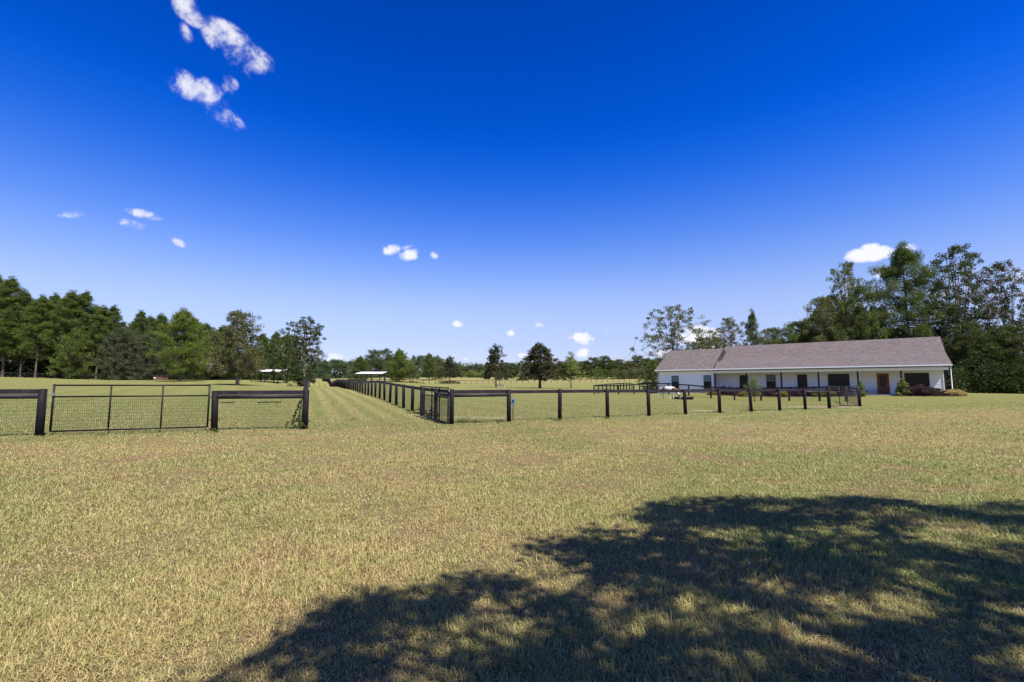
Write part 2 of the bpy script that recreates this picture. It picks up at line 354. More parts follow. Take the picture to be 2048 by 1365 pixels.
# ------------------------------------------------------------------ grass blades (near lawn)
def grass():
    rng = np.random.default_rng(5)
    Vs, Fs, Ts = [], [], []; base = 0
    def ring(y, thatch):
        nonlocal base
        n = len(y)
        if n == 0: return
        wmul = np.maximum(1.0, (y/3.0)**0.78); x = rng.uniform(-1, 1, n)*(1.17*y+1.0)
        k = rng.random(n) < 0.5; nt = max(4, n//24); ti_ = rng.integers(0, n, nt); idx = ti_[rng.integers(0, nt, n)]; xi, yi = x[idx], y[idx]; sp = 0.03*np.maximum(1.0, (yi/3.0)**0.78)
        x, y = np.where(k, xi+rng.normal(0, 1, n)*sp, x), np.where(k, yi+rng.normal(0, 1, n)*sp, y); wmul = np.maximum(1.0, (y.clip(0.5)/3.0)**0.62)
        pn = np.sin(x*1.7+2*np.sin(y*1.1))+np.sin(y*2.3+2*np.sin(x*1.4+1))+.8*np.sin(x*5.1+3*np.sin(y*3.7))*np.sin(y*4.3)
        keep = ~((pn < -0.5) & (rng.random(n) < 0.5*np.clip((-pn-.3), 0, 1)*(1-thatch))); x, y, k, wmul, pn = x[keep], y[keep], k[keep], wmul[keep], pn[keep]; n = len(x)
        h = rng.uniform(0.020, 0.054, n)*np.where(k, 1.25, 1.0)*(1+.18*pn.clip(-1.5, 1.5))
        h = np.where(rng.random(n) < 0.03, h*1.7, h)
        h *= 1.0+0.3*np.clip((x-0.3*y)/6, 0, 1)
        wd = rng.uniform(0.0013, 0.0028, n)*wmul
        a = rng.uniform(0, 2*math.pi, n); lean = rng.uniform(0.3, 1.5, n) if not thatch else rng.uniform(1.3, 1.56, n)
        dx, dy = np.cos(a), np.sin(a); sx, sy = -dy, dx
        z = hz_np(x, y)+(rng.uniform(.001, .012, n) if thatch else 0)
        p0 = np.stack([x, y, z-0.004], -1)
        m = p0 + np.stack([dx*h*np.sin(lean)*.45, dy*h*np.sin(lean)*.45, h*0.55*np.cos(lean*.7)], -1)
        tp = p0 + np.stack([dx*h*np.sin(lean)*1.1, dy*h*np.sin(lean)*1.1, h*0.9*np.cos(lean)+.005], -1)
        S = np.stack([sx*wd, sy*wd, np.zeros(n)], -1)
        V = np.stack([p0-S, p0+S, m+S*.85, m-S*.85, tp, tp+S*.12], 1).reshape(-1, 3)
        i = base+np.arange(n)*6
        F = np.concatenate([np.stack([i, i+1, i+2, i+3], -1), np.stack([i+3, i+2, i+5, i+4], -1)])
        Vs.append(V); Fs.append(F); Ts.append(np.repeat(rng.random(n) if not thatch else rng.random(n)*.33, 6)); base += n*6
    ring(np.sqrt(rng.uniform(1.2**2, 3.0**2, 75000)), 0)
    ring(rng.uniform(3.0**.1, 34.0**.1, 680000)**10, 0)
    ring(rng.uniform(1.3**.1, 14.0**.1, 200000)**10, 1)
    me = np_mesh('grass', np.concatenate(Vs), np.concatenate(Fs), np.concatenate(Ts))
    m = bpy.data.materials.new('grass_blades'); m.use_nodes = True; t = NT(m.node_tree); b = t.n['Principled BSDF']
    P = t.new('ShaderNodeNewGeometry').outputs['Position']
    col, fine, vf, past, xy = lawn_color(t, P)
    at_ = t.new('ShaderNodeAttribute', attribute_name='tint').outputs['Fac']
    col = t.mix(t.smooth(at_, 0.30, 0.55), t.mix(0.32, col, (0.46, 0.36, 0.17, 1)), t.mix(0.45, col, (0.17, 0.245, 0.045, 1)))
    col = t.mix(t.math('MULTIPLY', t.math('GREATER_THAN', at_, 0.95), 0.7), col, (0.60, 0.49, 0.29, 1))
    col = t.mix(1.0, col, (1.12, 1.14, 1.12, 1), 'MULTIPLY')
    t.put(b.inputs['Base Color'], col); b.inputs['Roughness'].default_value = 0.5; b.inputs['Specular IOR Level'].default_value = 0.3
    tr = t.new('ShaderNodeBsdfTranslucent'); t.put(tr.inputs[0], col); mx = t.new('ShaderNodeMixShader'); mx.inputs[0].default_value = 0.25
    t.l.new(b.outputs[0], mx.inputs[1]); t.l.new(tr.outputs[0], mx.inputs[2]); t.l.new(mx.outputs[0], t.n['Material Output'].inputs[0])
    o = link('grass', me, m); tag(o, 'short dry lawn grass with green tufts in the foreground', 'grass', None, 'stuff')
grass()

# ------------------------------------------------------------------ trees
def tubes_np(segs, sides=6):
    """segs: list of (points, radii) -> arrays"""
    V, F = [], []; base = 0
    for pts, rad in segs:
        pts = np.array(pts, float); n = len(pts)
        for i in range(n):
            d = pts[min(i+1, n-1)]-pts[max(i-1, 0)]; d = d/(np.linalg.norm(d)+1e-9)
            ref = np.array([0, 0, 1.]) if abs(d[2]) < .95 else np.array([1., 0, 0])
            a = np.cross(d, ref); a /= np.linalg.norm(a); b_ = np.cross(d, a)
            for k in range(sides):
                th = 2*math.pi*k/sides; V.append(pts[i]+(a*math.cos(th)+b_*math.sin(th))*rad[i])
        for i in range(n-1):
            for k in range(sides):
                k2 = (k+1) % sides; F.append((base+i*sides+k, base+i*sides+k2, base+(i+1)*sides+k2, base+(i+1)*sides+k))
        base += n*sides
    return np.array(V), np.array(F)
def leaves_np(rng, C, rc, n_per, ls, asp, flat=0.7, up=0.5, radial=0.0, tint_c=None):
    """diamond leaves around clump centres C"""
    n = len(C)*n_per; c = np.repeat(C, n_per, 0)
    off = rng.normal(0, 1, (n, 3)); off /= np.linalg.norm(off, axis=1)[:, None]+1e-9
    rr = rng.random(n)**0.45; rcs = np.repeat(rc, n_per) if np.ndim(rc) else rc
    off = off*(rr*rcs)[:, None]; off[:, 2] *= flat
    ax = rng.normal(0, 1, (n, 3)) + off/(np.reshape(rcs, (-1, 1)) if np.ndim(rc) else rcs)*radial*3; ax[:, 2] += up*rng.random(n)
    ax /= np.linalg.norm(ax, axis=1)[:, None]
    o2 = rng.normal(0, 1, (n, 3)); bx = np.cross(ax, o2); bx /= np.linalg.norm(bx, axis=1)[:, None]+1e-9
    s = ls*rng.uniform(0.6, 1.3, n)[:, None]; p = c+off; a = ax*s/2; b_ = bx*s*asp/2
    V = np.stack([p-a, p+b_-a*.1, p+a, p-b_-a*.1], 1).reshape(-1, 3)
    F = np.arange(n*4).reshape(n, 4)
    tc_ = rng.random(len(C)) if tint_c is None else tint_c
    T = np.clip(np.repeat(tc_, n_per)*0.55+rng.random(n)*0.45, 0, 1)
    return V, F, np.repeat(T, 4)
TREE = {}
def reg_tree(key, trunk, crown, H0, R0): TREE[key] = (trunk, crown, H0, R0)

def broad(key, seed, H=12., R0=4.5, prof=None, nc=150, rc=0.75, nl=55, ls=0.28, asp=0.55, limbs=9, tr=0.22, fork=0.22, droop=0.0, jitter=0.25, stems=1, twig=0.02):
    rng = np.random.default_rng(seed)
    prof = prof or [(0.12, 0.5), (0.3, 0.95), (0.5, 1.0), (0.75, 0.75), (0.92, 0.4), (1.0, 0.08)]
    ph = np.array([p[0] for p in prof]); pr = np.array([p[1] for p in prof])
    # uneven outline: lobes by angle
    lob = rng.uniform(0, 2*math.pi, 4); amp = rng.uniform(0.08, jitter, 4)
    def rad(h, th):
        k = 1+sum(amp[i]*math.sin((i+2)*th+lob[i]+h*5) for i in range(4)); return np.interp(h, ph, pr)*R0*k
    C = []
    tries = 0
    while len(C) < nc and tries < nc*30:
        tries += 1
        h = rng.uniform(ph[0], 1.0); th = rng.uniform(0, 2*math.pi); q = rng.random()**0.42
        if rng.random() > (np.interp(h, ph, pr)+0.12): continue
        r = rad(h, th)*q; p = np.array([r*math.cos(th), r*math.sin(th), h*H - rc*0.5])
        if C and np.min(np.linalg.norm(np.array(C)-p, axis=1)) < rc*0.55: continue
        C.append(p)
    C = np.array(C)
    segs = []
    lean = rng.normal(0, 0.03, 2)*H
    def tp(f, s=0): return np.array([lean[0]*f*f + s*math.cos(s*2)*f*H*0.10, lean[1]*f*f+ s*math.sin(s*3)*f*H*.10, f*H*0.93])
    for s in range(stems):
        fs = np.linspace(0, 1, 9); segs.append(([tp(f, s)-np.array([0,0,.15*(f==0)]) for f in fs], [tr*(1-f)**0.8*(1.35 if f == 0 else 1)+0.015 for f in fs]))
    # limbs reach group centres
    L_ = C[rng.choice(len(C), min(limbs, len(C)), replace=False)]
    nodes = []
    for e in L_:
        s = rng.integers(0, stems); f0 = max(fork*rng.uniform(.6, 1.2), min(0.85, e[2]/H*0.55)); a = tp(f0, s)
        mid = (a+e)/2 + np.array([0, 0, np.linalg.norm(e-a)*0.08])+rng.normal(0, .12, 3); r0 = tr*(1-f0)*0.55
        pts = [a, a*.6+mid*.4+rng.normal(0,.05,3), mid, mid*.5+e*.5+rng.normal(0, .12, 3), e]; segs.append((pts, [r0, r0*.8, r0*.6, r0*.4, 0.02]))
        nodes += pts[1:]
    for f in np.linspace(fork, 1, 10): nodes.append(tp(f, 0))
    N = np.array(nodes)
    for c in C:
        dd = np.linalg.norm(N-c, axis=1)+0.8*np.maximum(0, N[:, 2]-c[2]); j = int(np.argmin(dd)); a = N[j]
        mid = (a+c)/2+rng.normal(0, 0.15, 3); segs.append(([a, mid, c], [twig*1.6, twig*1.1, twig*.5]))
    tv, tf = tubes_np(segs, 5)
    V, F, T = leaves_np(rng, C, rng.uniform(.7, 1.25, len(C))*rc, nl, ls, asp, 0.75)
    reg_tree(key, np_mesh(key+'_trunk', tv, tf, smooth=True), np_mesh(key+'_crown', V, F, T), H, R0)

def pine(key, seed, H=24., R0=4.0, base=0.35, nb=95, rc=0.75, nl=60, ls=0.42, tr=0.24, shape='ov', sec=3):
    """loblolly pine: straight stem, whorled limbs with tufted upturned ends"""
    rng = np.random.default_rng(seed); segs = []; C = []
    lean = rng.normal(0, .01, 2)*H
    def tp(f): return np.array([lean[0]*f*f, lean[1]*f*f, f*H*0.97])
    fs = np.linspace(0, 1, 8); segs.append(([tp(f)-np.array([0,0,.2*(f==0)]) for f in fs], [tr*(1-f*.93)*(1.25 if f == 0 else 1)+.01 for f in fs]))
    for i in range(nb):
        f = base+(1-base)*((i+rng.random())/nb)**0.92; u = (f-base)/(1-base)
        if shape == 'ov': w_ = math.sin(math.pi*min(1, (u*0.86+0.14)))**0.7*(1-0.35*u)*1.1
        elif shape == 'cone': w_ = (1-u)**0.75*(0.55+0.45*min(1, u*5))
        else: w_ = (0.35+0.65*math.sin(math.pi*min(1, u*.8+.18)))
        ln = R0*w_*rng.uniform(0.6, 1.15)+0.25; th = rng.uniform(0, 2*math.pi); a = tp(f)
        rise = (0.05+0.5*u)*ln*rng.uniform(.4, 1.2)
        e = a+np.array([math.cos(th)*ln, math.sin(th)*ln, rise]); mid = a*.5+e*.5-np.array([0, 0, .10*ln])
        segs.append(([a, mid, e], [.02+.012*ln, .015+.006*ln, .012]))
        C.append(e)
        for k in range(sec):
            q = rng.uniform(.35, .95); p = a*(1-q)+e*q+rng.normal(0, .18*ln*.6+.12, 3)*np.array([1, 1, .5]); C.append(p)
    C.append(tp(1)); C.append(tp(.985)+.25)
    for q in range(5): C.append(tp(1)+np.array([rng.normal(0,.25), rng.normal(0,.25), .35+.28*q*rc]))
    C = np.array(C); tv, tf = tubes_np(segs, 5)
    V, F, T = leaves_np(rng, C, rng.uniform(.65, 1.2, len(C))*rc, nl, ls, 0.16, 0.95, 0.9, 0.8)
    reg_tree(key, np_mesh(key+'_trunk', tv, tf, smooth=True), np_mesh(key+'_crown', V, F, T), H, R0)

PROTO = {}
def tree(kind, px, topy, Y, wpx, leaf, label, group=None, name='tree', cat='tree', bark='bark', x=None, rz=None, hmul=1.0):
    tr, cr, H0, R0 = TREE[kind]
    p = at(px, Y) if x is None else Vector((x, Y, hz(x, Y)))
    H = max(1.0, ztop(px, topy, Y)-p.z)*hmul; Rw = wpx/2*Y/940*(1.12 if kind.startswith('pine') else 1.28)
    rnd = random.Random(int(px*7+Y*13+topy))
    o = thing(name, label, cat, p-Vector((0, 0, 0.05)), rnd.uniform(0, 6.28) if rz is None else rz, group, (Rw/R0, Rw/R0, H/H0))
    a = bpy.data.objects.new('trunk', tr); b_ = bpy.data.objects.new('crown', cr)
    for c, m in ((a, M[bark]), (b_, L[leaf])):
        COL.objects.link(c); c.parent = o
        if not c.data.materials: c.data.materials.append(m)
        c.material_slots[0].link = 'OBJECT'; c.material_slots[0].material = m
    return o

pine('pineA', 1, base=.24, nb=135, rc=.58, sec=6, nl=48, ls=.38); pine('pineB', 2, base=.18, nb=140, rc=.58, sec=6, nl=48, ls=.38); pine('pineC', 3, base=.28, nb=125, rc=.58, sec=6, nl=48, ls=.38)
pine('pineS', 4, H=14, R0=4.6, base=.10, nb=150, rc=.68, nl=75, ls=.36, shape='ov', tr=.2)
pine('pineCone', 5, H=12, R0=3.6, base=.06, nb=110, rc=.5, nl=45, ls=.32, shape='cone', tr=.15)
pine('pineTop', 6, H=15, R0=3.2, base=.55, nb=55, rc=.6, nl=60, ls=.36, shape='x', tr=.17)
pine('pineBig', 7, H=17, R0=4.6, base=.30, nb=92, rc=.66, nl=110, ls=.32, shape='ov', tr=.24, sec=4)
pine('pineFar', 8, H=13, R0=3.2, base=.2, nb=50, rc=.8, nl=40, ls=.5, shape='ov', tr=.16, sec=2)
broad('broadA', 11, nc=260, rc=.8, nl=75, ls=.26); broad('broadB', 12, nc=240, rc=.85, nl=75, ls=.28, prof=[(0.05,.6),(.25,1),(.55,.95),(.8,.65),(1,.1)])
broad('brown', 13, H=14.5, R0=4.6, nc=480, rc=.6, nl=60, ls=.24, prof=[(.14,.6),(.26,1.),(.42,.9),(.6,.55),(.8,.62),(.93,.45),(1,.15)], fork=.2, tr=.27, jitter=.3, limbs=14)
broad('oak', 14, H=12.5, R0=3.6, nc=310, rc=.48, nl=65, ls=.21, prof=[(.02,.35),(.12,.8),(.3,1.),(.5,.9),(.72,.8),(.9,.6),(1,.1)], fork=.1, jitter=.35, limbs=16, stems=2)
broad('magA', 15, H=12, R0=5.0, nc=330, rc=.62, nl=50, ls=.32, asp=.6, prof=[(.21,.9),(.3,1.),(.47,.88),(.65,.6),(.85,.42),(1,.12)], fork=.12, tr=.25, jitter=.14, stems=2)
broad('magB', 16, H=12, R0=4.6, nc=260, rc=.55, nl=40, ls=.3, asp=.6, prof=[(.22,.8),(.31,1.),(.45,.8),(.6,.48),(.85,.38),(1,.12)], fork=.12, tr=.16, jitter=.22)
broad('small', 17, H=9, R0=3.4, nc=110, rc=.6, nl=45, ls=.26, prof=[(.3,.85),(.45,1.),(.65,.85),(.8,.5),(.92,.3),(1,.1)], fork=.2, tr=.12, jitter=.25)
broad('airyA', 18, H=14, R0=5, nc=300, rc=.45, nl=48, ls=.2, prof=[(.15,1.),(.35,1.),(.55,.75),(.75,.7),(.9,.62),(1,.35)], fork=.15, tr=.13, jitter=.4, limbs=22, stems=3, twig=.022)
broad('airyB', 19, H=14, R0=4.5, nc=340, rc=.45, nl=46, ls=.2, prof=[(.2,.8),(.42,1.),(.6,.9),(.8,.75),(.92,.5),(1,.2)], fork=.3, tr=.16, jitter=.35, limbs=20, stems=2, twig=.024)
broad('dense', 20, H=13, R0=5.2, nc=340, rc=.75, nl=100, ls=.23, prof=[(.02,.85),(.2,1.),(.45,.98),(.7,.75),(.9,.45),(1,.1)], jitter=.22, limbs=12)
broad('oakFar', 21, H=11, R0=4.5, nc=130, rc=1.0, nl=55, ls=.40, prof=[(.06,.7),(.3,.95),(.55,1.),(.8,.85),(.94,.5),(1,.2)], jitter=.15)
broad('bushy', 22, H=4, R0=3, nc=70, rc=.62, nl=90, ls=.2, prof=[(.02,.95),(.3,1.),(.6,.8),(.85,.5),(1,.15)], limbs=6, tr=.06, fork=.05)
broad('shrub', 23, H=1.0, R0=.8, nc=60, rc=.22, nl=90, ls=.10, prof=[(.05,.9),(.3,1.),(.6,.85),(.85,.5),(1,.15)], limbs=8, tr=.02, fork=.03, twig=.004)
broad('spiky', 24, H=1.8, R0=.7, nc=60, rc=.18, nl=70, ls=.11, prof=[(.08,.9),(.3,1.),(.55,.75),(.8,.45),(1,.1)], limbs=9, tr=.025, fork=.04, jitter=.3, twig=.005)
broad('weed', 25, H=.5, R0=.4, nc=34, rc=.08, nl=26, ls=.055, prof=[(.02,.95),(.3,1.),(.6,.8),(1,.3)], limbs=8, tr=.006, fork=.03, jitter=.4, twig=.002)

# left wood behind the black fence
G1 = 'tall pines of the left wood'
lw = [(-38,545,131,64,'pineA'),(2,556,129,60,'pineB'),(38,582,131,52,'pineC'),(68,592,128,50,'pineA'),(98,588,133,46,'pineC'),(128,583,129,54,'pineB'),(160,585,132,52,'pineA'),
      (190,612,131,46,'pineC'),(216,612,134,42,'pineB')]
for i, (px, ty, Y, wp, k) in enumerate(lw):
    tree(k, px, ty, Y, wp*1.15, ('pine', 'pine_mid')[i % 2], 'tall dark green pine in the front row of the left wood behind the black fence', G1, 'pine_tree', bark='bark_pine')
for i, (px, ty, Y, wp, k) in enumerate([(-60,560,142,60,'pineB'),(-20,566,145,60,'pineA'),(20,590,146,60,'pineC'),(52,600,150,60,'pineB'),(85,606,144,60,'pineA'),(115,600,150,56,'pineC'),(148,604,146,56,'pineB'),(178,612,150,56,'pineA'),(205,625,150,54,'pineC'),
      (236,648,150,50,'pineA'),(262,640,152,46,'pineB'),(290,634,150,50,'pineA'),(318,630,148,46,'pineC'),(345,640,158,50,'pineB'),(385,640,160,54,'pineA'),(412,648,158,50,'pineC'),(440,652,160,50,'pineB'),(520,668,165,40,'pineA'),(545,665,166,40,'pineC'),(566,672,168,40,'pineB'),(584,676,170,36,'pineA')]):
    tree(k, px, ty, Y, wp*1.1, 'pine', 'dark pine deeper in the left wood, its crown showing behind the front row', 'pines deeper in the left wood', 'pine_tree', bark='bark_pine')
tree('broadB', 145, 655, 126, 52, 'green', 'small lighter leafy tree at the edge of the left wood under the tall pines', None, 'broadleaf_tree')
tree('dense', 238, 652, 128, 62, 'cedar', 'grey green feathery tree in the wood edge left of the bright pine', None, 'broadleaf_tree')
tree('dense', 296, 660, 130, 66, 'cedar', 'dull grey green bushy tree directly left of the bright pine', None, 'broadleaf_tree')
tree('pineB', 272, 622, 133, 42, 'pine', 'slim pine with a separate pointed top rising from the left wood', None, 'pine_tree', bark='bark_pine')
tree('pineS', 358, 624, 102, 84, 'pine_bright', 'bright yellow green pine with low branches standing alone before the left wood', None, 'pine_tree', bark='bark_pine')
tree('broadA', 415, 655, 118, 66, 'olive', 'olive broadleaf tree between the bright pine and the brownish field tree', None, 'broadleaf_tree')
tree('broadB', 440, 668, 124, 50, 'dark', 'low dark tree behind the brownish field tree', None, 'broadleaf_tree')
tree('brown', 474, 619, 88, 80, 'rust', 'brownish green tree with pale limbs alone in the left field', None, 'broadleaf_tree', bark='bark_pale')
tree('oak', 606, 632, 80, 70, 'dark', 'dark small leaved oak with open crown beside the left fence line', None, 'oak_tree', bark='bark_pale')
for (px, ty, wp) in [(524,672,36),(548,668,38),(572,668,36)]:
    tree('pineCone', px, ty, 128, wp, 'pine', 'dense green pine behind the left run in shed', 'pines behind the left shed', 'pine_tree', bark='bark_pine')
# dark undergrowth inside the left wood
def mass(name, label, pts, leaf, rc, nl, ls, cat='woods', seed=3):
    rng = np.random.default_rng(seed); V, F, T = leaves_np(rng, np.array(pts), rc, nl, ls, .6, .8)
    o = link(name, np_mesh(name, V, F, T), L[leaf]); return tag(o, label, cat, None, 'stuff')
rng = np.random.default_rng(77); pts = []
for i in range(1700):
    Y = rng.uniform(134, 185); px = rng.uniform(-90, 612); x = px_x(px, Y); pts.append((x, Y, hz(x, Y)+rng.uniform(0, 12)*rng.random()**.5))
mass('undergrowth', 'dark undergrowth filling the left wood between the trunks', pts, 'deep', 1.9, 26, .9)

# centre: trees beyond the right fence line and around the far shed
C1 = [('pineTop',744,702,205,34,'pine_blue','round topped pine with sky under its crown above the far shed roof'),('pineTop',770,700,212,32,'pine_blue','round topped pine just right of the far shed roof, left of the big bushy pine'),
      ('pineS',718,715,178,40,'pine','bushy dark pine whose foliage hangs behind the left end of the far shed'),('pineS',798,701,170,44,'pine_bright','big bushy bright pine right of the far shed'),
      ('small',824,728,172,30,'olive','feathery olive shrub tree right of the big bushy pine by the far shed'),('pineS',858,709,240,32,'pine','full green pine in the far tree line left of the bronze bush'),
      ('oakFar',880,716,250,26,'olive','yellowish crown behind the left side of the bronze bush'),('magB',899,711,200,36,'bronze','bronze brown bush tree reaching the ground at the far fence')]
for (k, px, ty, Y, wp, lf, lab) in C1:
    o = tree(k, px, ty, Y, wp, lf, lab, None, 'pine_tree' if 'pine' in k else 'broadleaf_tree', bark='bark_pine' if 'pine' in k else 'bark')
tree('magB', 992, 687, 128, 58, 'bronze', 'slender dark bronze leaved tree alone in the pasture with a pony at its foot', None, 'broadleaf_tree')
tree('magA', 1080, 685, 128, 80, 'bronze', 'broad dark bronze leaved tree with three short stems, largest in the pasture', None, 'broadleaf_tree')
tree('small', 1142, 702, 128, 40, 'lime', 'small yellow green tree with thin trunk right of the broad bronze tree', None, 'broadleaf_tree')
# far tree line, individuals
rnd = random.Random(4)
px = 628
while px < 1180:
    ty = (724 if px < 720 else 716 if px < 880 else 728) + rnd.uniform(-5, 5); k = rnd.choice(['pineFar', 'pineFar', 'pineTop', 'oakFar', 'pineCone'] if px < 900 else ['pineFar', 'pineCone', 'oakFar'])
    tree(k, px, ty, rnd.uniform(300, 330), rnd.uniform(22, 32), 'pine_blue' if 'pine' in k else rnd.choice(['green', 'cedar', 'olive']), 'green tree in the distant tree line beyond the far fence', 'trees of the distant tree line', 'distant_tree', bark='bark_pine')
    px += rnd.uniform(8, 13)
for (px, ty, wp, lf) in [(1168,722,30,'dark'),(1188,714,30,'dark'),(1210,711,30,'dark'),(1222,720,30,'green'),(1240,718,26,'dark'),(1258,722,28,'rust'),(1276,711,32,'dark'),(1295,716,30,'green'),(1318,716,34,'dark'),(1340,718,34,'dark')]:
    tree('oakFar', px, ty, 270, wp*1.15, lf, 'rounded dark oak in the far row left of the house', 'oaks of the far row left of the house', 'oak_tree')
for (px, ty) in [(1195,732),(1235,736),(1268,730),(1250,738),(1285,732)]:
    tree('bushy', px, ty, 240, 30, 'rust' if px > 1240 else 'green', 'low rusty or green bush in front of the far oaks', 'bushes before the far oaks', 'bush', cat='bush')
for (px, ty, wp) in [(942,738,24),(965,740,22),(1030,738,26),(1018,742,20)]:
    tree('bushy', px, ty, 280, wp, 'lime', 'low light green bush at the foot of the distant tree line', 'bushes at the foot of the distant tree line', 'bush', cat='bush')
pts = []
for i in range(1700):
    Y = rng.uniform(304, 350); px = rng.uniform(560, 1420); x = px_x(px, Y); top = 11 if px < 900 else 8.5
    pts.append((x, Y, hz(x, Y)+rng.uniform(0, top)))
for i in range(900):
    Y = rng.uniform(300, 312); px = rng.uniform(560, 1420); x = px_x(px, Y); pts.append((x, Y, hz(x, Y)+rng.uniform(0, 2.5)))
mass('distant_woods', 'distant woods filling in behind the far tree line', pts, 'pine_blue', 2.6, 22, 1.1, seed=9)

# around and behind the house
HB = [('airyA',1348,609,78,112,'olive','tall airy tree with sparse leaves above the left wing of the house'),('small',1408,655,84,66,'olive','thin airy tree right of the tall sparse one, above the left wing'),
      ('dense',1432,672,86,60,'olive','low olive tree filling the gap above the left wing ridge'),('dense',1628,632,80,80,'green','mid green tree between the rounded one and the large olive tree'),('airyB',1464,634,80,66,'rust','airy brownish tree above the step between the two roofs'),('pineCone',1512,626,76,52,'pine','pointed pine showing above the main roof near its left end'),
      ('dense',1552,653,74,92,'olive','olive green rounded tree above the main roof right of the pointed pine'),('dense',1596,640,72,84,'green','mid green rounded tree above the middle of the main roof'),
      ('dense',1655,590,70,92,'olive','large olive tree rising above the main roof'),('airyB',1708,522,72,74,'green','tall open crowned tree whose top reaches the white cloud'),
      ('dense',1738,566,66,84,'green','large dense green tree below and left of the great pine'),('pineBig',1826,498,66,118,'pine','great pine towering behind the right end of the main roof'),
      ('dense',1800,655,68,90,'dark','dark dense tree between the roof ridge and the great pine'),('airyB',1935,490,64,120,'dark','tall airy tree right of the great pine with sky through its crown'),
      ('airyB',1900,560,70,90,'dark','thin crowned tree just right of the house roof'),('airyA',2022,520,60,100,'bronze','tall sparse tree with bare pale limbs at the right edge'),
      ('dense',1768,612,74,80,'green','green tree showing between the cloud topped tree and the great pine'),('dense',1678,585,73,76,'olive','olive tree just right of the large olive tree above the roof'),('dense',1880,655,64,70,'dark','low leafy tree beyond the right gable of the house'),('dense',1950,640,58,100,'dark','dark spreading tree right of the house behind the lawn edge'),
      ('dense',2020,648,56,120,'dark','low spreading tree with grey twigs at the right edge of the lawn'),('dense',2110,600,60,150,'dark','dark tree partly out of the picture on the right'),
      ('dense',1985,665,68,120,'green','green tree behind the dark thicket on the right'),('dense',1618,650,78,80,'dark','dark tree in the second row behind the middle of the roof'),
      ('dense',1700,615,78,84,'dark','dark tree in the second row behind the right half of the roof')]
for (k, px, ty, Y, wp, lf, lab) in HB:
    tree(k, px, ty, Y, wp, lf, lab, None, 'pine_tree' if 'pine' in k else 'broadleaf_tree', bark='bark_pine' if 'pine' in k else 'bark_pale' if 'airy' in k else 'bark')
tree('dense', 1308, 718, 76, 40, 'green', 'bright green bushy tree beside the left corner of the house', None, 'broadleaf_tree')
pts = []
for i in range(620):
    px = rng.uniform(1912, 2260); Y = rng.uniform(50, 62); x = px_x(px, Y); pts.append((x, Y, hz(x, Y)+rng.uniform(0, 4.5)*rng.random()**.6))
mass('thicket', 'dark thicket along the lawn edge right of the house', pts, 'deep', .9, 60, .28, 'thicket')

# shade tree behind and right of the photographer: only its shadow is seen
def shade_tree():
    rg = np.random.default_rng(31)
    edge = [(350,1345),(520,1300),(640,1235),(700,1180),(880,1150),(900,1110),(1000,1135),(1060,1085),(1190,1050),(1300,1005),(1470,988),(1600,1000),(1700,985),(1850,1010),(2048,1000)]
    ex, ey = [], []
    for (a, b_) in edge:
        r = ray(a, b_); k = -CAMZ/r.z; ex.append(r.x*k); ey.append(r.y*k)
    ex += [14, 20]; ey += [6.6, 5]
    order = np.argsort(ex); ex = np.array(ex)[order]; ey = np.array(ey)[order]
    off = Vector((SUN_XY.x, SUN_XY.y))/math.tan(SUN_EL)
    trunk = np.array([8.5, -6.0, 0]); C = []
    tries = 0
    while len(C) < 1450 and tries < 90000:
        tries += 1
        if rg.random() < .8: gx = rg.uniform(-2.0, 8.5); gy = rg.uniform(.6, 7)
        else: gx = rg.uniform(-2.6, 17); gy = rg.uniform(-3.5, 7)
        ym = np.interp(gx, ex, ey)
        if gy > ym-0.15 or gx < ex[0]+.1: continue
        nv = .5*noise.noise(Vector((gx*.8+gy*.35, gy*1.7-gx*.6, 2.3)))+.85*noise.noise(Vector((gx*2.0+gy*.6, gy*4.2-gx*1.2, 7)))
        dpt = ym-gy
        if nv < (0.0 if dpt > .5 else -.12): continue
        h = rg.uniform(5.6, 11.5)
        C.append((gx+off.x*h, gy+off.y*h, h))
    C = np.array(C); segs = []
    root = thing('shade_tree', 'large spreading tree outside the picture that throws the dappled shadow on the lawn', 'tree', (trunk[0], trunk[1], hz(trunk[0], trunk[1])))
    Cl = C-trunk
    segs.append(([(0,0,-.2),(0,0,1.5),(-.1,.1,3.2),(-.2,.3,5.5),(-.2,.5,8),(-.3,.6,10.5)], [.42,.33,.3,.24,.15,.04]))
    lim = Cl[rg.choice(len(Cl), 26, replace=False)]; nodes = []
    for e in lim:
        a = np.array([-.15, .2, rg.uniform(3, 6.5)]); m = (a+e)/2+rg.normal(0, .5, 3); pts = [a, a*.5+m*.5, m, m*.5+e*.5, e]; segs.append((pts, [.11, .09, .06, .035, .015])); nodes += pts[1:]
    N = np.array(nodes)
    for c in Cl:
        j = int(np.argmin(np.linalg.norm(N-c, axis=1))); segs.append(([N[j], (N[j]+c)/2+rg.normal(0, .1, 3), c], [.03, .02, .01]))
    tv, tf = tubes_np(segs, 6); link('trunk', np_mesh('shade_trunk', tv, tf, smooth=True), M['bark'], root)
    V, F, T = leaves_np(rg, Cl, rg.uniform(.16, .38, len(Cl)), 36, .12, .6, .5)
    link('crown', np_mesh('shade_crown', V, F, T), L['green'], root)
shade_tree()

